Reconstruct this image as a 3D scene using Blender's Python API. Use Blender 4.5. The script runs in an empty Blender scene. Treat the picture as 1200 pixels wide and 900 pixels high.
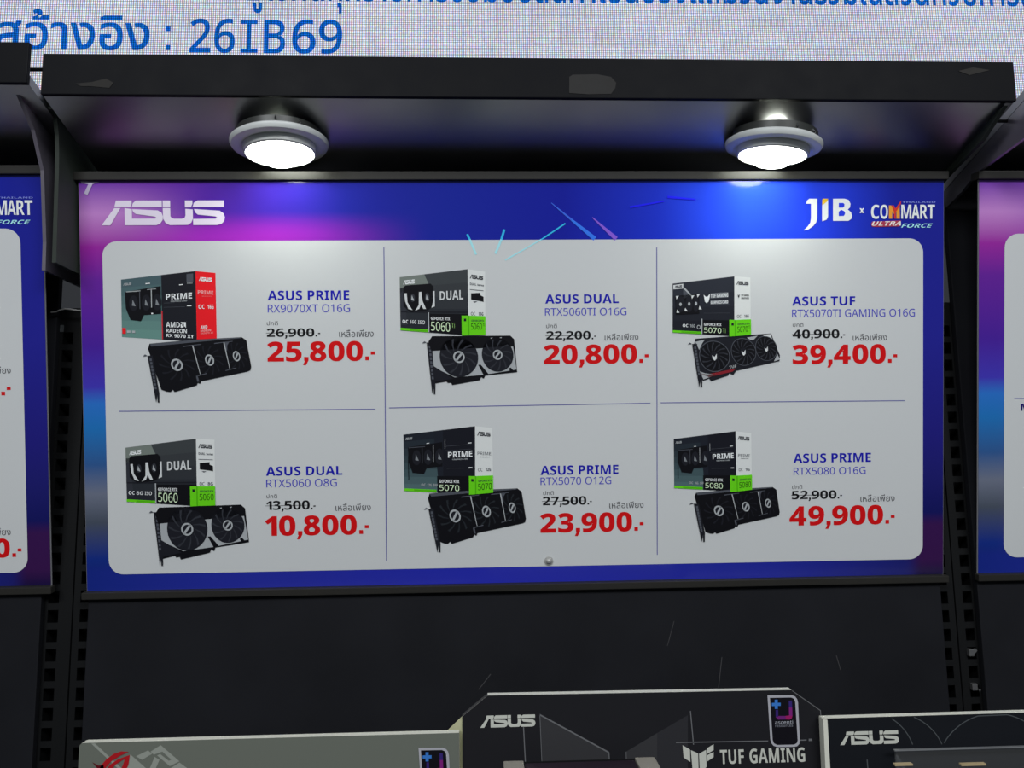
import bpy, bmesh, math, random
from mathutils import Vector, Matrix
from mathutils.geometry import tessellate_polygon
random.seed(7)
SC = bpy.context.scene
COL = SC.collection

# ------------------------------------------------------------------ camera
FPX = 882.7                                   # focal length in pixels of a 1200 px wide frame
CAM = Vector((-0.0502, -1.0504, 0.0))
PITCH, YAW, ROLL = 0.11582, -0.03563, -0.01463
fw = Vector((-math.sin(YAW) * math.cos(PITCH), math.cos(YAW) * math.cos(PITCH), math.sin(PITCH)))
_rt = fw.cross(Vector((0, 0, 1))).normalized()
_up = _rt.cross(fw)
RT = _rt * math.cos(ROLL) + _up * math.sin(ROLL)
UP = -_rt * math.sin(ROLL) + _up * math.cos(ROLL)
cd = bpy.data.cameras.new('camera')
cam = bpy.data.objects.new('camera', cd)
COL.objects.link(cam)
cd.sensor_width = 36.0
cd.lens = FPX / 1200 * 36.0
cd.clip_start = 0.01
cam.matrix_world = Matrix(((RT.x, UP.x, -fw.x, CAM.x), (RT.y, UP.y, -fw.y, CAM.y), (RT.z, UP.z, -fw.z, CAM.z), (0, 0, 0, 1)))
SC.camera = cam

# ------------------------------------------------------------------ light
SC.view_settings.view_transform = 'Standard'
SC.view_settings.look = 'None'
SC.view_settings.exposure = 0.0
SC.view_settings.gamma = 1.0
SC.view_settings.use_curve_mapping = False
w = bpy.data.worlds.new('world')
SC.world = w
w.use_nodes = True
w.node_tree.nodes['Background'].inputs[0].default_value = (0.80, 0.90, 1.0, 1)
w.node_tree.nodes['Background'].inputs[1].default_value = 0.12


def area(name, loc, target, sx, sy, power, color):
    l = bpy.data.lights.new(name, 'AREA')
    l.shape = 'RECTANGLE'
    l.size, l.size_y = sx, sy
    l.energy = power
    l.color = color
    o = bpy.data.objects.new(name, l)
    o.location = loc
    o.rotation_euler = (Vector(target) - Vector(loc)).to_track_quat('-Z', 'Y').to_euler()
    COL.objects.link(o)
    return o


# rows of ceiling panels over the shop aisle behind the camera
area('ceiling_light', (-1.1, -2.9, 1.75), (-0.6, 0, 0.1), 1.6, 0.7, 48, (0.95, 0.97, 1.0))
area('ceiling_light', (1.3, -2.9, 1.75), (0.6, 0, 0.1), 1.6, 0.7, 48, (0.95, 0.97, 1.0))


# ------------------------------------------------------------------ colours and materials
def lin(c):
    c = c / 255.0
    return c / 12.92 if c <= 0.04045 else ((c + 0.055) / 1.055) ** 2.4


MATS = {}


def mat(name, rgb, rough=0.5, metal=0.0, spec=0.5, emit=None, estr=0.0, trans=0.0, alpha=1.0, gain=1.0, noise=0.0, nscale=40, coat=0.0):
    if name in MATS:
        return MATS[name]
    m = bpy.data.materials.new(name)
    m.use_nodes = True
    nt = m.node_tree
    b = nt.nodes['Principled BSDF']
    col = tuple(min(0.95, lin(v) * gain) for v in rgb) + (1,)
    b.inputs['Base Color'].default_value = col
    b.inputs['Roughness'].default_value = rough
    b.inputs['Metallic'].default_value = metal
    b.inputs['Specular IOR Level'].default_value = spec
    b.inputs['Transmission Weight'].default_value = trans
    b.inputs['Alpha'].default_value = alpha
    b.inputs['Coat Weight'].default_value = coat
    b.inputs['Coat Roughness'].default_value = 0.04
    if emit:
        b.inputs['Emission Color'].default_value = tuple(lin(v) for v in emit) + (1,)
        b.inputs['Emission Strength'].default_value = estr
    if noise:
        tc = nt.nodes.new('ShaderNodeTexCoord')
        n = nt.nodes.new('ShaderNodeTexNoise')
        n.inputs['Scale'].default_value = nscale
        n.inputs['Detail'].default_value = 6
        r = nt.nodes.new('ShaderNodeValToRGB')
        r.color_ramp.elements[0].position = 0.3
        r.color_ramp.elements[1].position = 0.75
        r.color_ramp.elements[0].color = tuple(v * (1 - noise) for v in col[:3]) + (1,)
        r.color_ramp.elements[1].color = tuple(min(1, v * (1 + noise)) for v in col[:3]) + (1,)
        nt.links.new(tc.outputs['Object'], n.inputs['Vector'])
        nt.links.new(n.outputs['Fac'], r.inputs['Fac'])
        nt.links.new(r.outputs['Color'], b.inputs['Base Color'])
        r2 = nt.nodes.new('ShaderNodeMapRange')
        r2.inputs['To Min'].default_value = max(0, rough - 0.08)
        r2.inputs['To Max'].default_value = rough + 0.10
        nt.links.new(n.outputs['Fac'], r2.inputs['Value'])
        nt.links.new(r2.outputs['Result'], b.inputs['Roughness'])
    MATS[name] = m
    return m


def ink(r, g, b):
    """printed colour under the clear glossy cover sheet"""
    return mat('print_%d_%d_%d' % (r, g, b), (r, g, b), rough=0.3, spec=0.25, gain=1.45, coat=0.0)


def card_ink(r, g, b):
    """colour printed on cardboard boxes"""
    return mat('cardprint_%d_%d_%d' % (r, g, b), (r, g, b), rough=0.5, spec=0.12, gain=1.45)


M_BLACK = mat('black_laminate', (12, 13, 17), rough=0.5, spec=0.08, noise=0.2, nscale=25)
M_SOFFIT = mat('glossy_black_laminate', (34, 35, 42), rough=0.33, spec=1.0, noise=0.12, nscale=12)
M_SOFFIT.node_tree.nodes['Principled BSDF'].inputs['IOR'].default_value = 2.1
M_MATT = mat('bracket_matt_paint', (58, 64, 59), rough=0.55, spec=0.12, noise=0.12, nscale=18)
M_SIDE = mat('side_bracket_paint', (104, 99, 110), rough=0.22, spec=0.8, noise=0.10, nscale=18)
M_SIDE.node_tree.nodes['Principled BSDF'].inputs['IOR'].default_value = 1.7
M_PANEL = mat('back_panel_paint', (29, 30, 34), rough=0.6, spec=0.12, noise=0.15, nscale=9)
M_STEEL = mat('black_powder_coat', (20, 21, 22), rough=0.5, spec=0.2)
M_DARK = mat('dark_gap', (7, 7, 8), rough=0.8, spec=0.2)
M_RAIL = mat('dark_rail', (46, 45, 42), rough=0.4, spec=0.3)
M_EDGE = mat('acrylic_edge', (125, 125, 130), rough=0.2, spec=0.6)
M_WHITECARD = mat('white_card_edge', (222, 222, 208), rough=0.7)
M_PALECARD = mat('pale_card', (205, 205, 165), rough=0.75)
M_CHROME = mat('chrome', (190, 190, 190), rough=0.2, metal=1.0)
M_BEZEL = mat('bezel_grey', (222, 226, 224), rough=0.35, noise=0.05)
M_CUP = mat('lamp_cup_white', (225, 228, 225), rough=0.25)
M_CAN = mat('lamp_can_dark', (60, 62, 60), rough=0.4, metal=0.3)
M_BULB = mat('lamp_glow', (255, 255, 250), rough=0.3, emit=(250, 255, 242), estr=15.5)


# ------------------------------------------------------------------ mesh helpers
class MB:
    def __init__(self):
        self.v, self.f, self.m, self.mats = [], [], [], []

    def mi(self, m):
        if m not in self.mats:
            self.mats.append(m)
        return self.mats.index(m)

    def poly(self, pts, m):
        b = len(self.v)
        self.v += [tuple(p) for p in pts]
        self.f.append(list(range(b, b + len(pts))))
        self.m.append(self.mi(m))

    def faces(self, verts, faces, m):
        b = len(self.v)
        self.v += [tuple(p) for p in verts]
        k = self.mi(m)
        for f in faces:
            self.f.append([b + i for i in f])
            self.m.append(k)

    def box(self, x0, x1, y0, y1, z0, z1, m):
        v = [(x0, y0, z0), (x1, y0, z0), (x1, y1, z0), (x0, y1, z0), (x0, y0, z1), (x1, y0, z1), (x1, y1, z1), (x0, y1, z1)]
        self.faces(v, [(3, 2, 1, 0), (4, 5, 6, 7), (0, 1, 5, 4), (1, 2, 6, 5), (2, 3, 7, 6), (3, 0, 4, 7)], m)

    def bbox(self, x0, x1, y0, y1, z0, z1, m, r=0.001):
        """box with bevelled edges"""
        bm = bmesh.new()
        bmesh.ops.create_cube(bm, size=1)
        for v in bm.verts:
            v.co = Vector(((x0 + x1) / 2 + v.co.x * (x1 - x0), (y0 + y1) / 2 + v.co.y * (y1 - y0), (z0 + z1) / 2 + v.co.z * (z1 - z0)))
        bmesh.ops.bevel(bm, geom=bm.edges[:], offset=r, segments=2, affect='EDGES', profile=0.7)
        self.addbm(bm, m)

    def addbm(self, bm, m):
        bm.verts.index_update()
        self.faces([v.co[:] for v in bm.verts], [[v.index for v in f.verts] for f in bm.faces], m)
        bm.free()

    def prism_x(self, pts, x0, x1, m):
        """outline in (y, z), extruded along x"""
        n = len(pts)
        v = [(x0, y, z) for y, z in pts] + [(x1, y, z) for y, z in pts]
        f = [list(range(n))[::-1], list(range(n, 2 * n))] + [(i, (i + 1) % n, n + (i + 1) % n, n + i) for i in range(n)]
        self.faces(v, f, m)

    def prism_y(self, pts, y0, y1, m):
        """outline in (x, z), extruded along y"""
        n = len(pts)
        v = [(x, y0, z) for x, z in pts] + [(x, y1, z) for x, z in pts]
        f = [list(range(n)), list(range(n, 2 * n))[::-1]] + [(i, n + i, n + (i + 1) % n, (i + 1) % n) for i in range(n)]
        self.faces(v, f, m)

    def lathe(self, prof, m, seg=48, cx=0, cy=0):
        n = len(prof)
        v = []
        for k in range(seg):
            a = 2 * math.pi * k / seg
            v += [(cx + r * math.cos(a), cy + r * math.sin(a), z) for r, z in prof]
        f = []
        for k in range(seg):
            k2 = (k + 1) % seg
            for i in range(n - 1):
                f.append((k * n + i, k2 * n + i, k2 * n + i + 1, k * n + i + 1))
        self.faces(v, f, m)

    def tube(self, pts, r, m, seg=8):
        pts = [Vector(p) for p in pts]
        rings = []
        for i, p in enumerate(pts):
            d = (pts[min(i + 1, len(pts) - 1)] - pts[max(i - 1, 0)]).normalized()
            a = d.cross(Vector((0, 0, 1)))
            if a.length < 1e-4:
                a = d.cross(Vector((0, 1, 0)))
            a.normalize()
            b = d.cross(a)
            rings.append([p + (a * math.cos(2 * math.pi * k / seg) + b * math.sin(2 * math.pi * k / seg)) * r for k in range(seg)])
        v = [q for ring in rings for q in ring]
        f = [(i * seg + k, i * seg + (k + 1) % seg, (i + 1) * seg + (k + 1) % seg, (i + 1) * seg + k) for i in range(len(pts) - 1) for k in range(seg)]
        f += [list(range(seg))[::-1], [len(v) - seg + k for k in range(seg)]]
        self.faces(v, f, m)

    def build(self, name, parent=None, label=None, smooth=False, loc=None):
        me = bpy.data.meshes.new(name)
        me.from_pydata(self.v, [], self.f)
        for m in self.mats:
            me.materials.append(m)
        me.polygons.foreach_set('material_index', self.m)
        if smooth:
            me.polygons.foreach_set('use_smooth', [True] * len(me.polygons))
        me.update()
        o = bpy.data.objects.new(name, me)
        COL.objects.link(o)
        if smooth:
            md = o.modifiers.new('edges', 'EDGE_SPLIT')
            md.split_angle = math.radians(40)
        if parent:
            o.parent = parent
        if loc:
            o.location = loc
        if label:
            o['label'] = label
        return o


GROUPS = {'canopy': 'canopies over the price boards', 'sign': 'price boards', 'shelf upright': 'slotted uprights between the bays',
          'back panel': 'back panels of the bays', 'box': 'box lids standing on the shelf', 'graphics card': 'graphics cards on the shelf'}


def thing(name, label, cat, loc=(0, 0, 0), rot=(0, 0, 0), group=None):
    o = bpy.data.objects.new(name, None)
    COL.objects.link(o)
    o.empty_display_size = 0.05
    o.location = loc
    o.rotation_euler = rot
    o['label'] = label
    o['category'] = cat
    group = group or GROUPS.get(cat)
    if group:
        o['group'] = group
    return o


def tag(o, label, cat, group=None):
    group = group or GROUPS.get(cat)
    o['label'] = label
    o['category'] = cat
    if group:
        o['group'] = group
    return o


def struct(o):
    o['kind'] = 'structure'
    return o


# ------------------------------------------------------------------ lettering
_T = {}


def glyphs(s, italic=0.0, fat=0.0):
    """outline lettering as flat triangles: (verts, faces) in em units with the baseline at 0; fat widens the strokes"""
    key = (s, italic, fat)
    if key in _T:
        return _T[key]
    c = bpy.data.curves.new('lettering', 'FONT')
    c.body = s
    o = bpy.data.objects.new('lettering', c)
    COL.objects.link(o)
    dg = bpy.context.evaluated_depsgraph_get()
    cu = o.evaluated_get(dg).to_curve(dg)
    loops = []
    for sp in cu.splines:
        pts = []
        if sp.type == 'BEZIER':
            bp = sp.bezier_points
            for i in range(len(bp)):
                p, q = bp[i], bp[(i + 1) % len(bp)]
                straight = (p.handle_right - p.co).cross(q.co - p.co).length < 1e-7 and (q.handle_left - q.co).cross(q.co - p.co).length < 1e-7
                for k in range(1 if straight else 5):
                    t = k / 5
                    v = p.co * (1 - t) ** 3 + p.handle_right * 3 * t * (1 - t) ** 2 + q.handle_left * 3 * t * t * (1 - t) + q.co * t ** 3
                    pts.append((v.x, v.y))
        else:
            pts = [(p.co.x, p.co.y) for p in sp.points]
        clean = []
        for p in pts:
            if not clean or math.hypot(p[0] - clean[-1][0], p[1] - clean[-1][1]) > 1e-5:
                clean.append(p)
        while len(clean) > 2 and math.hypot(clean[0][0] - clean[-1][0], clean[0][1] - clean[-1][1]) < 1e-5:
            clean.pop()
        if len(clean) > 2:
            loops.append(clean)
    bpy.data.objects.remove(o)
    bpy.data.curves.remove(c)
    ar = [sum(l[i][0] * l[(i + 1) % len(l)][1] - l[(i + 1) % len(l)][0] * l[i][1] for i in range(len(l))) for l in loops]
    big = max(range(len(loops)), key=lambda i: abs(ar[i]))
    sg = 1 if ar[big] > 0 else -1
    if fat:
        nl = []
        for l in loops:
            n = len(l)
            out = []
            for i in range(n):
                a_, b_, c_ = Vector(l[i - 1]), Vector(l[i]), Vector(l[(i + 1) % n])
                e1, e2 = (b_ - a_).normalized(), (c_ - b_).normalized()
                n1, n2 = Vector((e1.y, -e1.x)) * sg, Vector((e2.y, -e2.x)) * sg
                m = n1 + n2
                if m.length < 1e-4:
                    m = n1
                m.normalize()
                d = fat / max(0.5, m.dot(n1))
                out.append((b_.x + m.x * d, b_.y + m.y * d))
            nl.append(out)
        loops = nl

    def inside(p, l):
        r = False
        for i in range(len(l)):
            (x1, y1), (x2, y2) = l[i], l[i - 1]
            if (y1 > p[1]) != (y2 > p[1]) and p[0] < (x2 - x1) * (p[1] - y1) / (y2 - y1) + x1:
                r = not r
        return r

    vs, fs = [], []
    for i, l in enumerate(loops):
        if ar[i] * sg <= 0:
            continue
        grp = [l] + [h for j, h in enumerate(loops) if ar[j] * sg < 0 and inside(h[0], l)]
        flat = [p for g_ in grp for p in g_]
        b0 = len(vs)
        vs += [(x + italic * y, y) for x, y in flat]
        for t in tessellate_polygon([[Vector((x, y, 0)) for x, y in g_] for g_ in grp]):
            fs.append([b0 + k for k in t])
    _T[key] = (vs, fs)
    return _T[key]


def bold(s):
    r = ''
    for ch in s:
        if 'A' <= ch <= 'Z':
            r += chr(0x1D5D4 + ord(ch) - 65)
        elif 'a' <= ch <= 'z':
            r += chr(0x1D5EE + ord(ch) - 97)
        elif '0' <= ch <= '9':
            r += chr(0x1D7EC + ord(ch) - 48)
        else:
            r += ch
    return r


def sans(s):
    r = ''
    for ch in s:
        if 'A' <= ch <= 'Z':
            r += chr(0x1D5A0 + ord(ch) - 65)
        elif 'a' <= ch <= 'z':
            r += chr(0x1D5BA + ord(ch) - 97)
        elif '0' <= ch <= '9':
            r += chr(0x1D7E2 + ord(ch) - 48)
        else:
            r += ch
    return r


def norm(g, cap=None):
    """scale so that x runs 0..1 and the cap height is 1"""
    vs, fs = g
    x0 = min(v[0] for v in vs)
    x1 = max(v[0] for v in vs)
    cap = cap or max(v[1] for v in vs)
    return [((x - x0) / (x1 - x0), y / cap) for x, y in vs], fs


def price(s, heavy=True):
    """digits with square comma, point and dash, normalised like norm()"""
    f = bold
    fat = 0.016 if heavy else 0.0
    cap = max(v[1] for v in glyphs(f('0'), 0, fat)[0])
    vs, fs = [], []
    x = 0.0
    k = ''

    def add(gv, gf, dx):
        b = len(vs)
        vs.extend((a + dx, c) for a, c in gv)
        fs.extend([b + i for i in q] for q in gf)

    d = 0.2 if heavy else 0.17
    for ch in s:
        if ch.isdigit():
            gv, gf = glyphs(f(ch), 0, fat)
            a0 = min(v[0] for v in gv)
            a1 = max(v[0] for v in gv)
            wd = 1.18 * (a1 - a0) / cap
            add([((p[0] - a0) / cap * 1.18, p[1] / cap) for p in gv], gf, x)
            x += wd + 0.10
        elif ch == ',':
            add([(0.06, d), (0.06 + d * 1.15, d), (0.06 + d * 1.15, 0.02), (0.16, -0.22), (0.0, -0.22), (0.1, 0.0), (0.06, 0.0)], [[0, 1, 2, 3, 4, 5, 6]], x - 0.04)
            x += d + 0.12
        elif ch == '.':
            add([(0, 0), (d, 0), (d, d), (0, d)], [[0, 1, 2, 3]], x + 0.02)
            x += d + 0.11
        elif ch == '-':
            add([(0, 0.29), (0.21, 0.29), (0.21, 0.29 + d * 0.8), (0, 0.29 + d * 0.8)], [[0, 1, 2, 3]], x)
            x += 0.21
    W = max(v[0] for v in vs)
    return [(a / W, b) for a, b in vs], fs


# a wordmark of four block letters with a slanted first leg, x 0..1, y 0..1 (from the photo)
def _wm(pts):
    return [((x - 32) / 1120.0, 1 - (y - 55) / 228.0) for x, y in pts]


def wordmark():
    S = [[(165, 55), (308, 55), (308, 85), (295, 115), (150, 115)],
         [(150, 124), (205, 124), (112, 282), (32, 282)],
         [(242, 124), (308, 135), (308, 222), (520, 222), (528, 212), (515, 203), (345, 180), (318, 160), (312, 134), (540, 146), (575, 165), (588, 200), (585, 235), (565, 265), (530, 282), (242, 282)],
         [(345, 55), (580, 55), (580, 115), (308, 115), (318, 80)],
         [(588, 55), (656, 55), (656, 116), (588, 116)],
         [(588, 124), (656, 124), (656, 200), (668, 218), (690, 224), (760, 224), (785, 215), (793, 195), (793, 132), (860, 138), (860, 225), (845, 260), (815, 280), (650, 282), (612, 262), (590, 225)],
         [(790, 55), (858, 55), (858, 85), (845, 118), (790, 118)],
         [(905, 55), (1145, 55), (1145, 116), (858, 116), (872, 75)],
         [(872, 134), (1105, 150), (1140, 175), (1152, 210), (1145, 245), (1120, 272), (1080, 282), (862, 282), (862, 226), (1068, 224), (1080, 212), (1065, 203), (905, 186), (880, 165)]]
    vs, fs = [], []
    for p in S:
        b = len(vs)
        vs += _wm(p)
        fs.append(list(range(b, b + len(p))))
    return vs, fs


class Flat:
    """thin printed shapes on a plane; fm maps (u, v) to plane coordinates, lift keeps the inks apart"""
    def __init__(self, base, step=0.0002):
        self.mb, self.base, self.step = MB(), base, step

    def poly(self, pts, m, layer=0):
        y = -(self.base + layer * self.step)
        self.mb.poly([(p[0], y, p[1]) for p in pts], m)

    def shape(self, g, fn, m, layer=0):
        y = -(self.base + layer * self.step)
        vs = [fn(*p) for p in g[0]]
        self.mb.faces([(a, y, b) for a, b in vs], g[1], m)

    def text(self, g, x0, z0, w, h, m, layer=0):
        self.shape(g, lambda u, v: (x0 + u * w, z0 + v * h), m, layer)

    def line(self, a, b, wd, m, layer=0, wd2=None):
        d = Vector((b[0] - a[0], b[1] - a[1])).normalized()
        n = Vector((-d.y, d.x))
        w2 = wd if wd2 is None else wd2
        self.poly([(a[0] + n.x * wd / 2, a[1] + n.y * wd / 2), (b[0] + n.x * w2 / 2, b[1] + n.y * w2 / 2), (b[0] - n.x * w2 / 2, b[1] - n.y * w2 / 2), (a[0] - n.x * wd / 2, a[1] - n.y * wd / 2)], m, layer)

    def path(self, pts, wd, m, layer=0):
        for a, b in zip(pts[:-1], pts[1:]):
            self.line(a, b, wd, m, layer)

    def build(self, name, parent, label=None):
        return self.mb.build(name, parent, label)


def rrect(x0, z0, x1, z1, r, n=8, corners=(1, 1, 1, 1)):
    """rounded rectangle; corners BL, BR, TR, TL"""
    out = []
    for k, (cx, cz, a) in enumerate(((x0 + r, z0 + r, 180), (x1 - r, z0 + r, 270), (x1 - r, z1 - r, 0), (x0 + r, z1 - r, 90))):
        if corners[k]:
            out += [(cx + r * math.cos(math.radians(a + 90 * i / n)), cz + r * math.sin(math.radians(a + 90 * i / n))) for i in range(n + 1)]
        else:
            out.append(((x0, z0), (x1, z0), (x1, z1), (x0, z1))[k])
    return out


def ray(px, py):
    return fw + RT * ((px - 600) / FPX) + UP * ((450 - py) / FPX)


def on_y(px, py, Y):
    d = ray(px, py)
    t = (Y - CAM.y) / d.y
    p = CAM + d * t
    return (p.x, p.z)


# ================================================================== SETTING
mb = MB()
M_FLOOR = mat('floor_vinyl', (70, 72, 76), rough=0.35, noise=0.2, nscale=3)
mb.box(-3.5, 3.5, -4.5, 1.0, -1.50, -1.45, M_FLOOR)
struct(mb.build('floor'))
mb = MB()
M_WALL = mat('rear_wall_paint', (60, 62, 66), rough=0.8, noise=0.08, nscale=5)
mb.box(-3.5, 3.5, 0.80, 0.90, -1.45, 2.2, M_WALL)
struct(mb.build('wall_back'))

# ================================================================== LED SCREEN
LY = 0.60


def led_material(name, bg, strength):
    m = bpy.data.materials.new(name)
    m.use_nodes = True
    nt = m.node_tree
    for n in list(nt.nodes):
        nt.nodes.remove(n)
    N, L = nt.nodes.new, nt.links.new
    out = N('ShaderNodeOutputMaterial')
    em = N('ShaderNodeEmission')
    tc = N('ShaderNodeTexCoord')
    sep = N('ShaderNodeSeparateXYZ')
    L(tc.outputs['Object'], sep.inputs[0])
    P = 0.0048

    def wave(src, off, lo):
        a = N('ShaderNodeMath'); a.operation = 'MULTIPLY_ADD'
        a.inputs[1].default_value = 2 * math.pi / P
        a.inputs[2].default_value = off
        L(src, a.inputs[0])
        s = N('ShaderNodeMath'); s.operation = 'SINE'
        L(a.outputs[0], s.inputs[0])
        r = N('ShaderNodeMapRange')
        r.inputs['From Min'].default_value = -0.7
        r.inputs['From Max'].default_value = 0.5
        r.inputs['To Min'].default_value = lo
        r.inputs['To Max'].default_value = 1.0
        L(s.outputs[0], r.inputs['Value'])
        return r.outputs[0]

    row = wave(sep.outputs['Z'], 0.0, 0.45)
    comb = N('ShaderNodeCombineColor')
    for i, ch in enumerate(('Red', 'Green', 'Blue')):
        c = wave(sep.outputs['X'], (i - 1) * 0.55, 0.36)
        mu = N('ShaderNodeMath'); mu.operation = 'MULTIPLY'
        L(c, mu.inputs[0]); L(row, mu.inputs[1])
        m2 = N('ShaderNodeMath'); m2.operation = 'MULTIPLY'
        L(mu.outputs[0], m2.inputs[0]); m2.inputs[1].default_value = lin(bg[i])
        L(m2.outputs[0], comb.inputs[ch])
    # each lamp of the wall is a little off colour
    vec = N('ShaderNodeVectorMath'); vec.operation = 'SNAP'
    vec.inputs[1].default_value = (P, P, P)
    L(tc.outputs['Object'], vec.inputs[0])
    wn = N('ShaderNodeTexWhiteNoise')
    L(vec.outputs[0], wn.inputs[0])
    hs = N('ShaderNodeMix'); hs.data_type = 'RGBA'; hs.blend_type = 'MULTIPLY'
    hs.inputs[0].default_value = 0.28
    L(comb.outputs[0], hs.inputs[6]); L(wn.outputs['Color'], hs.inputs[7])
    L(hs.outputs[2], em.inputs[0])
    em.inputs[1].default_value = strength
    L(em.outputs[0], out.inputs[0])
    return m


M_LED = led_material('led_wall_light', (232, 236, 255), 1.4)
M_LEDT = led_material('led_wall_blue', (20, 112, 225), 1.3)
root = thing('led_screen', 'large lit video wall with blue Thai lettering behind and above the black canopies', 'screen', (0, LY, 0.62))
mb = MB()
mb.box(-1.70, 1.80, 0.004, 0.09, 0.0, 0.95, mat('screen_cabinet', (18, 18, 20), rough=0.5))
mb.build('cabinet', root)
mb = MB()
mb.box(-1.68, 1.78, 0.0, 0.006, 0.02, 0.93, M_LED)
mb.build('display_panel', root, 'white glowing display')
for x in (-1.2, 1.2):
    mb = MB()
    mb.box(x - 0.06, x + 0.06, 0.09, 0.20, 0.2, 0.8, M_STEEL)
    mb.build('wall_mount', root)


def led_text(name, g, pxl, pyb, pxr, pyt):
    a = on_y(pxl, pyb, LY)
    b = on_y(pxr, pyb, LY)
    t = on_y(pxl, pyt, LY)
    f = Flat(0.0008)
    f.text(g, a[0], a[1] - 0.62, b[0] - a[0], t[1] - a[1], M_LEDT)
    return f


def tcap(s, ch='อ'):
    return max(v[1] for v in glyphs(ch)[0])


LF = 0.014
th = 'รหัสอ้างอิง'
f = led_text('t', norm(glyphs(th, 0, LF), tcap(th)), -70, 57, 175, 26)
f.build('reference_word', root, 'blue Thai word in the screen\'s lower row')
f = led_text('t', norm(glyphs(sans('26'), 0, LF), max(v[1] for v in glyphs(sans('B'))[0])), 222, 61, 275, 23)
f.build('reference_digits', root, 'blue digits 26 on the screen')
f = Flat(0.0008)
for a, b, s in ((309, 334, 'B'),):
    f2 = led_text('t', norm(glyphs(sans(s), 0, LF), max(v[1] for v in glyphs(sans('B'))[0])), a, 62, b, 24)
    f.mb.faces(f2.mb.v, f2.mb.f, M_LEDT)


def ledbox(f, x0, y0, x1, y1):
    a = on_y(x0, y1, LY)
    b = on_y(x1, y0, LY)
    f.poly([(a[0], a[1] - 0.62), (b[0], a[1] - 0.62), (b[0], b[1] - 0.62), (a[0], b[1] - 0.62)], M_LEDT)


ledbox(f, 289, 24, 295, 62); ledbox(f, 282, 24, 302, 28.5); ledbox(f, 282, 57, 302, 62)
f.build('reference_letters', root, 'blue letters IB on the screen')
f = led_text('t', norm(glyphs(sans('69'), 0, LF), max(v[1] for v in glyphs(sans('B'))[0])), 342, 62, 401, 24)
f.build('reference_digits', root, 'blue digits 69 on the screen')
for y_ in (31, 53):
    f = Flat(0.0008)
    ledbox(f, 194, y_, 200, y_ + 6)
    f.build('colon_dot', root, 'blue colon dot on the screen')
th = 'ผู้โชคดีทุกรายการขอมอบสินค้าเป็นของแถมวันงานร่วมในสวนควบการถ่ายเททั้งนี้'
f = led_text('t', norm(glyphs(th, 0, LF), tcap(th)), 290, 0, 1330, -31)
f.build('upper_text_row', root, 'blue Thai lettering cut off by the top of the picture')

# ================================================================== UPRIGHTS AND BACK PANELS
SLOT0, PITCHZ = -0.4655, 0.025


def upright(x0, x1, s0, s1, label, ztop=0.235):
    """slotted steel upright: front plate with square slots, dark channel behind"""
    z0, z1 = -1.45, ztop
    root = thing('slotted_upright', label, 'shelf upright', ((x0 + x1) / 2, 0, z0), group=None)
    cx = (x0 + x1) / 2
    mb = MB()
    a, b = x0 - cx, x1 - cx
    c, d = s0 - cx, s1 - cx
    H = z1 - z0
    mb.box(a, c, 0, 0.002, 0, H, M_STEEL)
    mb.box(d, b, 0, 0.002, 0, H, M_STEEL)
    zs = []
    k = int((z0 - SLOT0) / PITCHZ) + 1
    while SLOT0 + k * PITCHZ + 0.017 < 0.215:
        zs.append(SLOT0 + k * PITCHZ - z0)
        k += 1
    prev = 0
    for z in zs:
        mb.box(c, d, 0, 0.002, prev, z, M_STEEL)
        prev = z + 0.0165
    mb.box(c, d, 0, 0.002, prev, H, M_STEEL)
    mb.build('slotted_plate', root)
    mb = MB()
    mb.box(a, a + 0.002, 0.002, 0.03, 0, H, M_STEEL)
    mb.box(b - 0.002, b, 0.002, 0.03, 0, H, M_STEEL)
    mb.box(a + 0.002, b - 0.002, 0.028, 0.03, 0, H, M_DARK)
    mb.build('channel', root)
    return root


u_l1 = upright(-0.6405, -0.6035, -0.6350, -0.6210, 'slotted black upright of the left bay, beside the left price board')
u_l2 = upright(-0.6015, -0.5720, -0.5930, -0.5790, 'slotted black upright at the left edge of the middle bay', 0.51)
u_r1 = upright(0.5680, 0.5960, 0.5735, 0.5875, 'slotted black upright at the right edge of the middle bay', 0.51)
u_r2 = upright(0.5980, 0.6300, 0.6085, 0.6215, 'slotted black upright of the right bay with metal clips in its slots')
mb = MB()
a = on_y(66, 389, -0.001); b = on_y(75, 381, -0.001)
mb.box(a[0] + 0.622, b[0] + 0.622, -0.0016, -0.0004, a[1] + 1.45, b[1] + 1.45, mat('grey_label', (70, 74, 76), rough=0.5))
mb.build('end_label', u_l1, 'small grey label near the upright\'s top')


def back_panel(x0, x1, label):
    mb = MB()
    mb.bbox(x0, x1, -0.010, -0.0005, -1.44, 0.512, M_PANEL, 0.0015)
    o = mb.build('back_panel', None, smooth=False)
    tag(o, label, 'back panel')
    return o


bp = back_panel(-0.5775, 0.5722, 'plain black back panel of the middle bay, above the three boxes')
back_panel(-1.76, -0.6385, 'plain black back panel of the left bay, below the left price board')
back_panel(0.6240, 1.75, 'plain black back panel of the right bay, below the right price board')

# scratches on the panel are thin pale marks
sc_m = mat('scratch', (62, 62, 64), rough=0.7)
for a, b, wd in (((846, 770), (842, 806), 0.0010), ((980, 768), (985, 785), 0.0010), ((790, 728), (782, 757), 0.0008), ((561, 808), (575, 790), 0.0010)):
    f = Flat(0.0104)
    f.line(on_y(a[0], a[1], -0.0104), on_y(b[0], b[1], -0.0104), wd, sc_m)
    f.build('scratch', bp, 'pale thin scratch')

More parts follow.
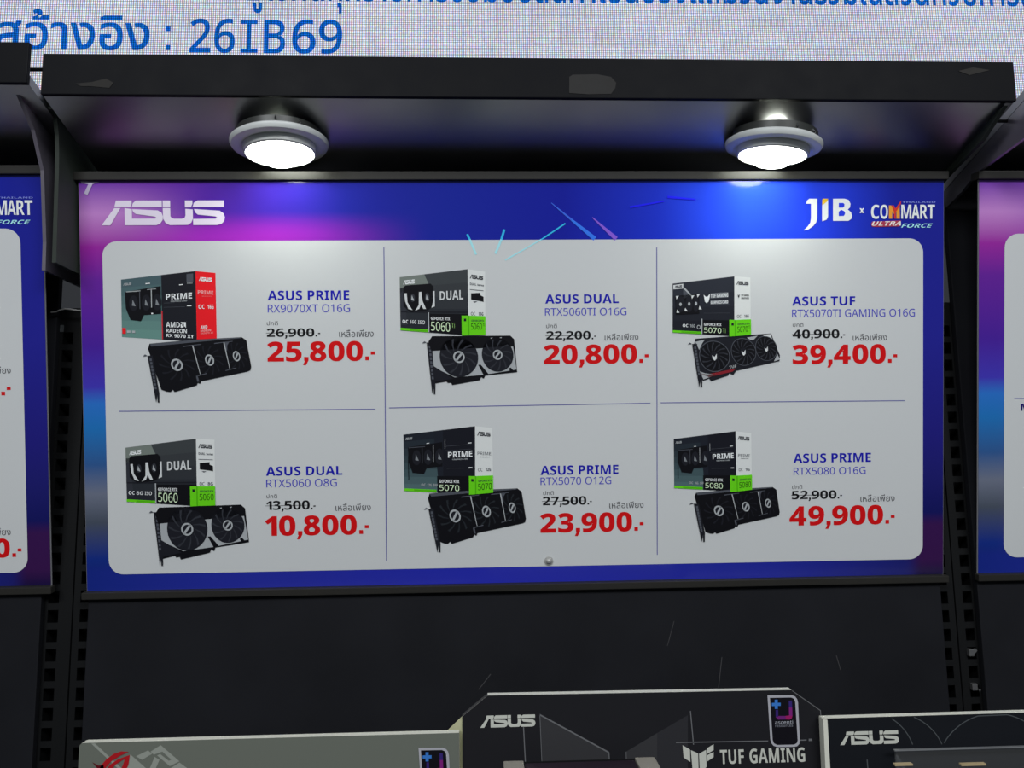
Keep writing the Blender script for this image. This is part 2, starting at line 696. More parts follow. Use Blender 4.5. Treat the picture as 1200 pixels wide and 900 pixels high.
for (px, py, s, lb) in ((1137, 765, 1, 'small shiny metal clip in a slot of the right upright, upper one'), (1141, 805, -1, 'small shiny metal clip in a slot of the right upright, lower one')):
    p = on_y(px, py, -0.002)
    mb = MB()
    mb.bbox(p[0] - 0.0035, p[0] + 0.004, -0.005, 0.004, p[1] - 0.004, p[1] + 0.005, mat('clip_metal', (150, 150, 150), rough=0.3, metal=0.8), 0.0008)
    mb.prism_y([(p[0] + 0.004, p[1] - 0.002), (p[0] + 0.009, p[1] + 0.003 * s), (p[0] + 0.007, p[1] + 0.006 * s), (p[0] + 0.001, p[1] + 0.004)], -0.004, -0.001, MATS['clip_metal'])
    tag(mb.build('metal_clip'), lb, 'clip', 'metal clips in the right upright')

# thin pale cable between left board and middle board
mb = MB()
pts = []
for px, py in ((60, 366), (66, 365.5), (70, 363.5), (76, 362), (83, 362.5), (90, 363.8), (97, 364), (104, 365)):
    q = on_y(px, py, -0.02)
    pts.append((q[0], -0.02, q[1]))
mb.tube(pts, 0.0012, mat('pale_cable', (140, 140, 138), rough=0.5))
tag(mb.build('cable', None, smooth=True), 'thin pale cable crossing the gap left of the middle price board', 'cable')

# ================================================================== CANOPIES
CD = 0.195


def canopy(x0, x1, z, roll, label, left_poly, right_poly, th=0.0505, lx=None, rx=None, bm=None):
    cx = (x0 + x1) / 2
    root = thing('display_canopy', label, 'canopy', (cx, 0, z), (0, roll, 0))
    h = (x1 - x0) / 2
    mb = MB(); mb.bbox(-h, h, -CD, -CD + 0.006, 0, th, M_BLACK, 0.0010); mb.build('fascia', root)
    mb = MB()
    k = 0.30                                                  # the underside falls gently towards the wall
    mb.prism_x([(-CD + 0.0062, 0.0002), (-0.011, 0.0002 - k * (CD - 0.0172)), (-0.011, 0.012 - k * (CD - 0.0172)), (-CD + 0.0062, 0.012)], -h, h, M_SOFFIT)
    mb.build('soffit', root, 'glossy dark underside of the canopy')
    for poly, xx in ((left_poly, lx), (right_poly, rx)):
        if poly:
            mb = MB()
            mb.prism_x([(y, zz - z) for y, zz in poly], xx[0] - cx, xx[1] - cx, bm or M_SIDE)
            mb.build('side_bracket', root)
    return root


c_mid = canopy(-0.5675, 0.6045, 0.4450, 0.0043, 'black canopy over the middle price board with two round lamps underneath',
               [(-0.155, 0.470), (-0.163, 0.464), (-0.150, 0.452), (-0.136, 0.445), (-0.1295, 0.425), (-0.1265, 0.404), (-0.1246, 0.383), (-0.1185, 0.264), (-0.012, 0.264), (-0.012, 0.470)],
               [(-0.190, 0.4415), (-0.144, 0.4175), (-0.073, 0.4015), (-0.055, 0.396), (-0.012, 0.39), (-0.012, 0.4415)], lx=(-0.5865, -0.5815), rx=(0.592, 0.597), bm=M_MATT)
mb = MB()
mb.box(-0.5865 + 0.5675 - 0.586, -0.586, -0.15, -0.012, 0.004, 0.02, M_MATT)
mb.build('bracket_block', c_mid)
canopy(-1.7560, -0.5845, 0.4640, 0.0043, 'black canopy at the far left, only its right end in view',
       None, [(-0.175, 0.4605), (-0.1415, 0.431), (-0.1265, 0.404), (-0.1174, 0.389), (-0.1030, 0.30), (-0.1011, 0.264), (-0.012, 0.264), (-0.012, 0.4605)], rx=(-0.6085, -0.604))
canopy(0.6230, 1.795, 0.4490, 0.0043, 'black canopy at the far right, only its left bracket in view',
       [(-0.190, 0.453), (-0.190, 0.402), (-0.083, 0.3935), (-0.05, 0.38), (-0.012, 0.37), (-0.012, 0.453)], None, lx=(0.6235, 0.628))

# worn sticker mark and scuffs on the fascia
M_WORN = mat('worn_glue_mark', (30, 29, 28), rough=0.75, noise=0.25, nscale=90)
M_SCUFF = mat('scuff', (34, 32, 29), rough=0.8, noise=0.4, nscale=140)
f = Flat(0.0, 0.0002)


def fasc(px, py):
    q = on_y(px, py, -CD - 0.0005)
    return q


def put_on_fascia(name, pts, m, label, base=0.0005):
    mb = MB()
    cx = (-0.5675 + 0.6045) / 2
    mb.prism_y([(fasc(*p)[0] - cx, fasc(*p)[1] - 0.445 + 0.0043 * (fasc(*p)[0] - cx)) for p in pts], -CD - base, -CD + 0.0001, m)
    return mb.build(name, c_mid, label)


put_on_fascia('worn_mark', [(667, 109), (667, 90), (671, 87.5), (700, 87), (716, 90), (722, 97), (721, 103), (716, 110), (690, 110.5)], M_WORN, 'worn patch where a sticker was peeled off')
put_on_fascia('scuff_mark', [(88, 98), (108, 96), (124, 92), (133, 97), (128, 103), (106, 101), (95, 101)], M_SCUFF, 'brownish scuff')
put_on_fascia('scuff_mark', [(1123, 83), (1140, 79), (1160, 82), (1148, 85), (1136, 88)], M_SCUFF, 'brownish scuff')

# short black bars that tie neighbouring canopies together
for (a, b, y, lb) in (((27, 81.5), (52, 81.5), -0.165, 'front black tie bar bridging the gap left of the middle canopy'),
                      ((33, 119), (60, 119), -0.10, 'rear black tie bar bridging the gap left of the middle canopy'),
                      ((1150, 142), (1215, 142), -0.15, 'black tie bar bridging the gap right of the middle canopy')):
    p, q = on_y(a[0], a[1], y), on_y(b[0], b[1], y)
    mb = MB()
    mb.tube([(p[0], y, p[1]), (q[0], y, q[1])], 0.0022, M_STEEL)
    tag(mb.build('tie_bar', None, smooth=True), lb, 'bar', 'tie bars between canopies')


# ================================================================== LAMPS
def downlight(loc, tilt, label, can_h, r=0.060):
    """round canopy lamp: flange ring, cup, glowing bulb; local z up to the canopy"""
    root = thing('downlight', label, 'lamp', loc, tilt, 'lamps under the middle canopy')
    mb = MB()
    mb.lathe([(r * 0.70, 0.004), (r * 0.93, 0.006), (r, 0.003), (r, 0.0), (r * 0.97, -0.003), (r * 0.86, -0.005), (r * 0.78, -0.004), (r * 0.72, -0.002), (r * 0.70, 0.004)], M_BEZEL, 64)
    mb.build('flange_ring', root, smooth=True)
    if can_h:
        mb = MB()
        mb.lathe([(r * 0.70, 0.004), (r * 0.88, 0.006), (r * 0.88, can_h), (r * 0.3, can_h)], M_CAN, 48)
        mb.build('housing', root, 'dark round housing above the ring', smooth=True)
        for k in range(2):
            mb = MB()
            an = math.radians(-50 - 30 * k)
            x, y = r * 0.9 * math.cos(an), r * 0.9 * math.sin(an)
            mb.tube([(x, y, 0.004), (x * 1.02, y * 1.02, 0.009), (x * 0.96, y * 0.96, 0.013)], 0.0012, M_CHROME)
            mb.build('spring_clip', root, smooth=True)
    cup = 0.0115
    mb = MB()
    mb.lathe([(r * 0.74, 0.0), (r * 0.745, -cup * 0.6), (r * 0.735, -cup), (r * 0.70, -cup - 0.0015), (r * 0.675, -cup), (r * 0.66, -cup * 0.5), (r * 0.5, 0.0)], M_CUP, 64)
    mb.build('cup', root, 'white cup around the bulb', smooth=True)
    mb = MB()
    mb.lathe([(r * 0.66, -cup + 0.003), (r * 0.60, -cup - 0.001), (r * 0.47, -cup - 0.004), (r * 0.42, -cup - 0.0065), (r * 0.33, -cup - 0.0115), (r * 0.16, -cup - 0.0145), (0.0001, -cup - 0.0152)], M_BULB, 64)
    mb.build('bulb', root, 'glowing white bulb', smooth=True)
    return root


downlight((-0.3066, -0.1305, 0.4147), (math.radians(1), math.radians(-3), 0), 'lit round lamp under the canopy, flush with it above the board\'s left half', 0.0145)
downlight((0.3221, -0.1374, 0.4096), (math.radians(7), math.radians(6), 0), 'lit round lamp hanging loose from the canopy above the board\'s right half', 0.016)

# ================================================================== PRICE BOARDS
SW, SH = 1.155, 0.5398
TILT = 0.1361
SNY = Vector((0, math.cos(TILT), math.sin(TILT)))     # away from the viewer
SNZ = Vector((0, -math.sin(TILT), math.cos(TILT)))


def border_material():
    m = bpy.data.materials.new('board_border_print')
    m.use_nodes = True
    nt = m.node_tree
    N, L = nt.nodes.new, nt.links.new
    b = nt.nodes['Principled BSDF']
    b.inputs['Roughness'].default_value = 0.12
    b.inputs['Specular IOR Level'].default_value = 0.5
    tc = N('ShaderNodeTexCoord')
    sep = N('ShaderNodeSeparateXYZ')
    L(tc.outputs['Object'], sep.inputs[0])

    def rng(src, a, c):
        r = N('ShaderNodeMapRange')
        r.interpolation_type = 'SMOOTHSTEP'
        r.inputs['From Min'].default_value = a
        r.inputs['From Max'].default_value = c
        L(src, r.inputs['Value'])
        return r.outputs[0]

    def linr(src, a, c):
        r = N('ShaderNodeMapRange')
        r.inputs['From Min'].default_value = a
        r.inputs['From Max'].default_value = c
        L(src, r.inputs['Value'])
        return r.outputs[0]

    def ramp(src, stops):
        r = N('ShaderNodeValToRGB')
        e = r.color_ramp.elements
        while len(e) < len(stops):
            e.new(0.5)
        for k, (p, c) in enumerate(stops):
            e[k].position = p
            e[k].color = tuple(min(1, lin(v) * 1.2) for v in c) + (1,)
        L(src, r.inputs['Fac'])
        return r.outputs[0]

    def mix(f, a, c):
        x = N('ShaderNodeMix')
        x.data_type = 'RGBA'
        L(f, x.inputs[0]); L(a, x.inputs[6]); L(c, x.inputs[7])
        return x.outputs[2]

    u = linr(sep.outputs['X'], -SW / 2, SW / 2)
    v = linr(sep.outputs['Z'], 0, SH)
    top = ramp(u, [(0.0, (120, 60, 170)), (0.10, (95, 40, 160)), (0.20, (60, 36, 156)), (0.30, (34, 38, 150)), (0.42, (26, 38, 150)), (0.55, (22, 30, 150)), (0.66, (28, 48, 190)), (0.76, (40, 78, 240)), (0.86, (34, 60, 215)), (0.94, (24, 34, 150)), (1.0, (26, 30, 140))])
    left = ramp(v, [(0.0, (24, 34, 110)), (0.08, (20, 45, 130)), (0.17, (70, 78, 92)), (0.24, (105, 112, 130)), (0.31, (45, 85, 140)), (0.40, (28, 110, 180)), (0.46, (40, 110, 195)), (0.50, (62, 52, 175)), (0.60, (70, 30, 150)), (0.76, (100, 34, 150)), (0.84, (150, 40, 155)), (0.92, (190, 130, 200)), (1.0, (105, 45, 165))])
    right = ramp(v, [(0.0, (20, 14, 60)), (0.04, (55, 22, 75)), (0.13, (55, 22, 78)), (0.16, (20, 22, 92)), (0.35, (28, 24, 120)), (0.6, (32, 32, 140)), (1.0, (26, 34, 145))])
    bot = ramp(u, [(0.0, (22, 40, 130)), (0.15, (36, 44, 150)), (0.45, (38, 44, 168)), (0.8, (34, 42, 150)), (0.95, (28, 32, 110)), (1.0, (40, 20, 80))])
    # magenta glow sweeping under the wordmark
    gx = rng(u, 0.0, 0.10); gx2 = rng(u, 0.40, 0.20); gz = rng(v, 0.93, 0.86)
    ma = N('ShaderNodeMath'); ma.operation = 'MULTIPLY'; L(gx, ma.inputs[0]); L(gx2, ma.inputs[1])
    mb_ = N('ShaderNodeMath'); mb_.operation = 'MULTIPLY'; L(ma.outputs[0], mb_.inputs[0]); L(gz, mb_.inputs[1])
    pink = N('ShaderNodeRGB'); pink.outputs[0].default_value = (lin(160) * 1.2, lin(42) * 1.2, lin(185) * 1.2, 1)
    c = mix(mb_.outputs[0], top, pink.outputs[0])
    c = mix(rng(u, 0.15, 0.02), c, left)
    nb = rng(v, 0.07, 0.045)
    c = mix(nb, c, bot)
    c = mix(rng(u, 0.955, 0.975), c, right)
    L(c, b.inputs['Base Color'])
    return m


M_BORDER = border_material()
M_BOARD = mat('board_white_print', (203, 206, 206), rough=0.12, spec=0.5, gain=1.15)
BLUE_T, BLUE_M = ink(18, 18, 150), ink(52, 50, 165)
RED, BLK = ink(186, 14, 18), ink(16, 16, 18)
GREY_T = ink(60, 60, 64)
LILAC = ink(205, 196, 222)


class Board:
    def __init__(self, dx, dz, label, dy=0.0):
        self.o = Vector((-0.00137 + dx, -0.04929 + dy, 0.11809 + dz)) - SNZ * (SH / 2)
        self.root = thing('price_board', label, 'sign', self.o, (TILT, 0, 0), None)

    def S(self, px, py):
        d = ray(px, py)
        t = (self.o - CAM).dot(SNY) / d.dot(SNY)
        p = CAM + d * t - self.o
        return (p.x, p.dot(SNZ))

    def q(self, pts):
        return [self.S(*p) for p in pts]


def board_base(B, white_px):
    r = B.root
    mb = MB(); mb.bbox(-SW / 2, SW / 2, 0.0004, 0.0020, 0, SH, M_EDGE, 0.0004); mb.build('backing_sheet', r, 'clear edged sheet')
    f = Flat(0.0004); f.poly([(-SW / 2 + 0.001, 0.001), (SW / 2 - 0.001, 0.001), (SW / 2 - 0.001, SH - 0.001), (-SW / 2 + 0.001, SH - 0.001)], M_BORDER); B.border = f.build('border_print', r, 'purple and blue printed border')
    f = Flat(0.0008); f.poly(white_px, M_BOARD); B.field = f.build('white_field', r, 'white rounded price field')
    mb = MB(); mb.bbox(-SW / 2 - 0.003, SW / 2 + 0.003, -0.006, 0.012, SH - 0.0005, SH + 0.0105, M_RAIL, 0.001); mb.build('top_rail', r, 'dark rail')
    mb = MB(); mb.bbox(-SW / 2 - 0.003, SW / 2 + 0.003, -0.008, 0.0015, -0.0085, 0.0005, M_RAIL, 0.001); mb.build('bottom_rail', r, 'dark rail')


def white_field(B):
    x0, z1 = B.S(120, 283)
    x1, z0 = B.S(1081, 655)
    return rrect(x0, z0, x1, z1, 0.019)


B0 = Board(0, 0, 'middle price board with six graphics cards, lit by two lamps')
WF = white_field(B0)
board_base(B0, WF)
R0 = B0.root

# wordmark on the border
x0, z0 = B0.S(119.5, 264.3); x1, z1 = B0.S(263.5, 235)
f = Flat(0.0010); f.text(wordmark(), x0, z0, x1 - x0, z1 - z0, LILAC)
f.build('brand_wordmark', B0.border, 'pale block letter wordmark')


def lq(scale, ox, oy):
    return lambda pts: [B0.S(ox + x / scale, oy + y / scale) for x, y in pts]


# shop logo
g = lq(7.059, 935, 225)
WHT, YEL, ORG = ink(208, 214, 225), ink(222, 170, 40), ink(225, 140, 45)
f = Flat(0.0010)
f.poly(g([(92, 57), (158, 57), (158, 215), (150, 250), (125, 282), (85, 310), (45, 318), (75, 290), (100, 255), (106, 215), (106, 98), (65, 98), (75, 70)]), WHT)
f.poly(g([(198, 105), (247, 62), (247, 205), (235, 230), (198, 244)]), WHT)
f.poly(g([(205, 57), (247, 57), (240, 78), (198, 112), (198, 66)]), YEL, 1)
Bo = [(288, 57), (385, 57), (418, 68), (432, 98), (428, 128), (410, 146), (436, 168), (446, 198), (438, 225), (415, 240), (288, 240)]
f.poly(g(Bo), WHT)
f.poly(g([(335, 92), (372, 92), (382, 103), (380, 120), (368, 130), (335, 130)]), ink(30, 52, 200), 1)
f.poly(g([(335, 165), (355, 148), (380, 160), (388, 178), (378, 198), (335, 200)]), ink(30, 52, 200), 1)
f.build('shop_logo', B0.border, 'white shop lettering with a yellow flame')
f = Flat(0.0010)
f.poly(g([(508, 135), (520, 135), (545, 175), (530, 175)]), WHT)
f.poly(g([(533, 135), (545, 135), (520, 175), (507, 175)]), WHT, 1)
f.build('times_sign', B0.border)


def event_logo(root):
    f = Flat(0.0010)

    def tx(s, xl, xr, yb, yt, m, layer=0, it=0.0, fn=bold):
        a = B0.S(935 + xl / 7.059, 225 + yb / 7.059)
        b = B0.S(935 + xr / 7.059, 225 + yb / 7.059)
        t = B0.S(935 + xl / 7.059, 225 + yt / 7.059)
        f.text(norm(glyphs(fn(s), it)), a[0], a[1], b[0] - a[0], t[1] - a[1], m, layer)
    for s, xl, xr in (('C', 603, 670), ('O', 678, 742), ('M', 852, 935), ('A', 938, 1003), ('R', 1008, 1068), ('T', 1070, 1130)):
        tx(s, xl, xr, 222, 106, WHT)
    f.poly(g([(750, 222), (750, 112), (775, 112), (797, 150), (838, 95), (840, 222), (812, 222), (812, 165), (797, 190), (778, 165), (776, 222)]), ORG)
    f.poly(g([(770, 112), (790, 112), (803, 138), (850, 72), (848, 100), (806, 170), (806, 222), (792, 222), (792, 165)]), ink(190, 50, 40), 1)
    f.poly(g([(603, 262), (612, 246), (850, 236), (838, 285), (640, 290), (608, 286)]), ink(150, 50, 70))
    tx('ULTRA', 608, 848, 280, 244, ink(235, 205, 200), 1, 0.35)
    tx('FORCE', 850, 1112, 296, 262, ink(150, 205, 235), 1, 0.35)
    tx('THAILAND', 860, 1135, 92, 78, ink(110, 120, 190), 0)
    f.build('event_logo', root.border, 'event lettering in white, orange and light blue')


event_logo(B0)

# grid lines
LN = ink(80, 80, 140)
f = Flat(0.0010)
for a, b in (((450, 290), (453, 657)), ((769.5, 290), (770, 650)), ((140, 482), (440, 479.5)), ((456, 478), (762, 472.5)), ((774, 472), (1060, 469.5))):
    f.line(B0.S(*a), B0.S(*b), 0.0011, LN)
f.build('grid_lines', B0.field)

# cyan rays are reflections painted in colour; the streaks are printed border artwork
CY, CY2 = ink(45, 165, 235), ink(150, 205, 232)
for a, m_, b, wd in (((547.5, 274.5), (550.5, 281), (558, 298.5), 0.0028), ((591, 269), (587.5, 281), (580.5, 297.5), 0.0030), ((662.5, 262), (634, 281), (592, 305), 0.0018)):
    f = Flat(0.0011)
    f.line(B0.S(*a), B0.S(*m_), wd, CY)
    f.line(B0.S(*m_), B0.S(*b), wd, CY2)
    f.build('painted_reflection', B0.border, 'cyan reflection painted across the board')
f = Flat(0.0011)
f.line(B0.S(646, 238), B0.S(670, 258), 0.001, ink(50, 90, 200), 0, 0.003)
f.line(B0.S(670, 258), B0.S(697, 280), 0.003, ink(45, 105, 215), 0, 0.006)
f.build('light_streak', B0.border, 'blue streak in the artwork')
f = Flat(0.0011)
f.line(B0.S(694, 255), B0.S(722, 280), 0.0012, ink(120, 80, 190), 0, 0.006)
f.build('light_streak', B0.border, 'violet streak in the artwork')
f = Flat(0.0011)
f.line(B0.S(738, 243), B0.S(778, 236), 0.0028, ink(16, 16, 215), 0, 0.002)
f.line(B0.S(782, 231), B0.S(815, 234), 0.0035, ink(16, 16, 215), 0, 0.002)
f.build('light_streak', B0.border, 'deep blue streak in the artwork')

# torn tape in the corner, screw at the foot
f = Flat(0.0012)
f.poly(B0.q([(95, 212.5), (117, 213.5), (109, 216), (103, 229), (99, 227), (104, 216), (96, 215)]), ink(170, 160, 185))
f.build('tape_scrap', B0.border, 'whitish torn tape')
cx, cz = B0.S(643, 657)
mb = MB()
mb.lathe([(0.0001, 0.0042), (0.002, 0.004), (0.0036, 0.0028), (0.0040, 0.0016), (0.0058, 0.0012), (0.0060, 0.0)], mat('screw_steel', (185, 185, 182), rough=0.35, metal=0.3), 24)
o = mb.build('screw', R0, 'shiny screw with washer', smooth=True)
o.location = (cx, -0.0009, cz); o.rotation_euler = (math.pi / 2, 0, 0)


# ---------------------------------------------------------------- printed product pictures
def bil(q):
    (ax, az), (bx, bz), (cx_, cz_), (dx_, dz_) = q      # TL TR BR BL

    def fn(u, v):
        return (ax * (1 - u) * (1 - v) + bx * u * (1 - v) + cx_ * u * v + dx_ * (1 - u) * v,
                az * (1 - u) * (1 - v) + bz * u * (1 - v) + cz_ * u * v + dz_ * (1 - u) * v)
    return fn


class Pic:
    """draws in the unit square of a quad, v downwards"""
    def __init__(self, f, fn, lay=0):
        self.f, self.fn, self.lay = f, fn, lay

    def p(self, pts, m, l=0):
        self.f.poly([self.fn(*a) for a in pts], m, self.lay + l)

    def r(self, u0, v0, u1, v1, m, l=0):
        self.p([(u0, v0), (u1, v0), (u1, v1), (u0, v1)], m, l)

    def e(self, cu, cv, ru, rv, m, l=0, n=28):
        self.p([(cu + ru * math.cos(2 * math.pi * k / n), cv + rv * math.sin(2 * math.pi * k / n)) for k in range(n)], m, l)

    def ring(self, cu, cv, ru, rv, t, m, l=0, n=28, a0=0, a1=360):
        for k in range(n):
            a = math.radians(a0 + (a1 - a0) * k / n); b = math.radians(a0 + (a1 - a0) * (k + 1) / n)
            self.p([(cu + ru * math.cos(a), cv + rv * math.sin(a)), (cu + ru * math.cos(b), cv + rv * math.sin(b)),
                    (cu + ru * (1 - t) * math.cos(b), cv + rv * (1 - t) * math.sin(b)), (cu + ru * (1 - t) * math.cos(a), cv + rv * (1 - t) * math.sin(a))], m, l)

    def t(self, s, u0, v0, u1, v1, m, l=0, fn=bold, it=0.0):
        g_ = norm(glyphs(fn(s), it)) if isinstance(s, str) else s
        self.f.shape(g_, lambda a, b: self.fn(u0 + a * (u1 - u0), v1 + b * (v0 - v1)), m, self.lay + l)

    def grad(self, u0, v0, u1, v1, c0, c1, n=6, l=0):
        for k in range(n):
            c = [int(round(c0[i] + (c1[i] - c0[i]) * (k + 0.5) / n)) for i in range(3)]
            self.r(u0, v0 + (v1 - v0) * k / n, u1, v0 + (v1 - v0) * (k + 1) / n, ink(*c), l)


K0, K1, K2, K3 = ink(14, 14, 18), ink(26, 27, 33), ink(44, 46, 52), ink(70, 73, 80)
SIL, SIL2, WH, GRN, GRN2 = ink(150, 154, 156), ink(185, 188, 188), ink(205, 208, 208), ink(92, 190, 22), ink(70, 160, 14)
REDB, TEAL = ink(215, 26, 34), ink(88, 122, 116)
SIDEW = ink(196, 199, 197)


def hub(P, u, v, ru, rv, l, c=None):
    c = c or SIL
    P.e(u, v, ru, rv, K1, l)
    P.ring(u, v, ru, rv, 0.28, c, l + 1)
    P.p([(u - ru * .75, v + rv * .55), (u - ru * .5, v + rv * .8), (u + ru * .15, v + rv * .1), (u + ru * .75, v - rv * .5), (u + ru * .5, v - rv * .8), (u - ru * .2, v - rv * .05)], c, l + 1)


def blades(P, u, v, ru, rv, m, l, n=11, tw=0.6):
    for k in range(n):
        a = 2 * math.pi * k / n
        pts = []
        for s, off in ((0.36, 0), (0.65, tw * 0.4), (0.92, tw * 0.7), (0.92, tw * 0.7 + 0.13), (0.65, tw * 0.4 + 0.12), (0.36, 0.10)):
            pts.append((u + ru * s * math.cos(a + off), v + rv * s * math.sin(a + off)))
        P.p(pts, m, l)


def bracket(f, tl, tip, m=None):
    (x, z), (tx, tz) = B0.S(*tl), B0.S(*tip)
    w_ = 0.0058
    f.poly([(x - 0.001, z), (x + w_, z), (tx + w_ * 0.75, tz + 0.012), (tx + w_ * 0.7, tz), (tx + w_ * 0.35, tz), (tx + w_ * 0.3, tz + 0.010), (tx, tz)], m or K1, 1)
    f.poly([(x - 0.001, z), (x - 0.007, z - 0.0010), (x - 0.004, z + 0.0018)], K3, 1)
    for k in range(9):
        a = 0.06 + k * 0.075
        xa, za = x + (tx - x) * a, z + (tz - z) * a
        f.poly([(xa + 0.0012, za), (xa + 0.004, za), (xa + 0.0043, za - 0.0035), (xa + 0.0015, za - 0.0035)], K3, 2)


def card_prime(quad, tl, tip, label, glare=False):
    f = Flat(0.0016)
    P = Pic(f, bil(B0.q(quad)))
    P.p([(0, 0.02), (0.03, -0.09), (0.5, -0.10), (0.96, -0.06), (1.0, 0.05), (1.0, 0.88), (0.985, 0.98), (0.95, 1.0), (0.44, 1.0), (0.42, 1.06), (0.40, 1.02), (0.38, 1.08), (0.13, 1.12), (0.12, 1.06), (0.09, 1.1), (0.05, 1.07), (0, 1.0)], K0)
    P.p([(0.03, -0.085), (0.5, -0.095), (0.95, -0.055), (0.95, -0.03), (0.5, -0.03), (0.04, -0.02)], K3, 1)
    for u, ru in ((0.24, 0.2), (0.585, 0.155), (0.87, 0.125)):
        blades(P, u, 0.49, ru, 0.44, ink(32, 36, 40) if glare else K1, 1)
        hub(P, u, 0.49, ru * 0.30, 0.155, 2)
    for u in (0.452, 0.772):
        P.p([(u - 0.006, 0.05), (u + 0.006, 0.05), (u + 0.003, 0.82), (u - 0.003, 0.82)], SIL, 3)
        P.p([(u - 0.10, 0.04), (u + 0.09, 0.03), (u + 0.09, 0.05), (u - 0.10, 0.065)], K3, 2)
        P.p([(u - 0.05, 0.84), (u + 0.07, 0.82), (u + 0.07, 0.84), (u - 0.05, 0.86)], K3, 2)
    P.p([(0.765, 0.05), (0.83, 0.04), (0.80, 0.14), (0.785, 0.30), (0.775, 0.3)], K3, 2)
    P.p([(0.40, 0.86), (0.42, 0.84), (0.42, 1.0), (0.40, 1.0)], K3, 2)
    bracket(f, tl, tip)
    return f.build('card_picture', B0.field, label)


def card_dual(quad, tl, tip, label):
    f = Flat(0.0016)
    P = Pic(f, bil(B0.q(quad)))
    P.p([(0, 0.12), (0.05, 0), (0.96, 0), (1.0, 0.10), (1.0, 1.0), (0.62, 1.0), (0.60, 1.08), (0.57, 1.03), (0.55, 1.1), (0.22, 1.14), (0.21, 1.08), (0.17, 1.08), (0.16, 1.04), (0.02, 1.06)], K0)
    P.p([(0.03, 0.33), (0.98, 0.30), (0.995, 0.93), (0.60, 0.98), (0.26, 0.97), (0.03, 0.70)], SIL, 1)
    P.p([(0.55, 0.72), (0.58, 0.72), (0.66, 0.97), (0.60, 0.98)], K0, 2)
    P.p([(0.90, 0.88), (0.93, 0.86), (0.96, 0.95), (0.92, 0.96)], K0, 2)
    P.p([(0.02, 0.66), (0.05, 0.70), (0.24, 1.0), (0.03, 1.02)], K1, 2)
    for u, v, ru, rv in ((0.335, 0.5, 0.225, 0.475), (0.79, 0.5, 0.185, 0.44)):
        P.e(u, v, ru, rv, K1, 3, 36)
        blades(P, u, v, ru, rv, K2, 4, 11)
        hub(P, u, v, ru * 0.30, rv * 0.30, 5)
    P.p([(0.0, 0.13), (0.05, 0.01), (0.96, 0.01), (0.995, 0.11), (0.99, 0.29), (0.5, 0.30), (0.02, 0.33)], K0, 3)
    P.p([(0.72, 0.06), (0.75, 0.05), (0.74, 0.08)], SIL, 4)
    P.p([(0.83, 0.05), (0.86, 0.04), (0.85, 0.07)], SIL, 4)
    bracket(f, tl, tip)
    return f.build('card_picture', B0.field, label)


def card_tuf(quad, tl, tip, label):
    f = Flat(0.0016)
    P = Pic(f, bil(B0.q(quad)))
    P.p([(0, 0.12), (0.03, -0.04), (0.97, -0.02), (1.0, 0.5), (1.02, 0.8), (1.0, 1.0), (0.45, 1.0), (0.40, 1.10), (0.36, 1.02), (0.34, 1.08), (0.12, 1.12), (0.10, 1.04), (0.02, 1.06)], K1)
    P.p([(0.02, 0.04), (0.14, 0.01), (0.10, 0.10), (0.05, 0.26)], SIL, 1)
    P.p([(0.66, 0.05), (0.80, 0.02), (0.74, 0.14), (0.70, 0.14)], SIL, 1)
    P.p([(0.86, 0.01), (0.96, 0.0), (0.97, 0.25)], SIL2, 1)
    P.p([(0.99, 0.74), (1.01, 0.95), (0.93, 0.97)], SIL, 1)
    P.p([(0.0, 0.80), (0.06, 0.88), (0.20, 0.98), (0.03, 1.03)], SIL, 1)
    P.p([(0.0, 0.86), (0.1, 0.92), (0.45, 0.93), (0.40, 1.0), (0.1, 1.0)], ink(120, 30, 38), 1)
    for u, ru in ((0.22, 0.19), (0.585, 0.155), (0.87, 0.135)):
        P.e(u, 0.48, ru, 0.43, K0, 2, 36)
        P.ring(u, 0.48, ru, 0.43, 0.05, K3, 3, 36)
        blades(P, u, 0.48, ru * 0.95, 0.41, K2, 3, 13)
        P.e(u, 0.48, ru * 0.28, 0.13, K1, 4)
        P.p([(u - ru * .15, 0.44), (u - ru * .02, 0.50), (u + ru * .16, 0.42), (u + ru * .1, 0.55), (u - ru * .05, 0.60), (u - ru * .16, 0.54)], SIL2, 5)
    P.t('TUF', 0.37, 0.82, 0.46, 0.90, SIL, 4)
    bracket(f, tl, tip)
    return f.build('card_picture', B0.field, label)


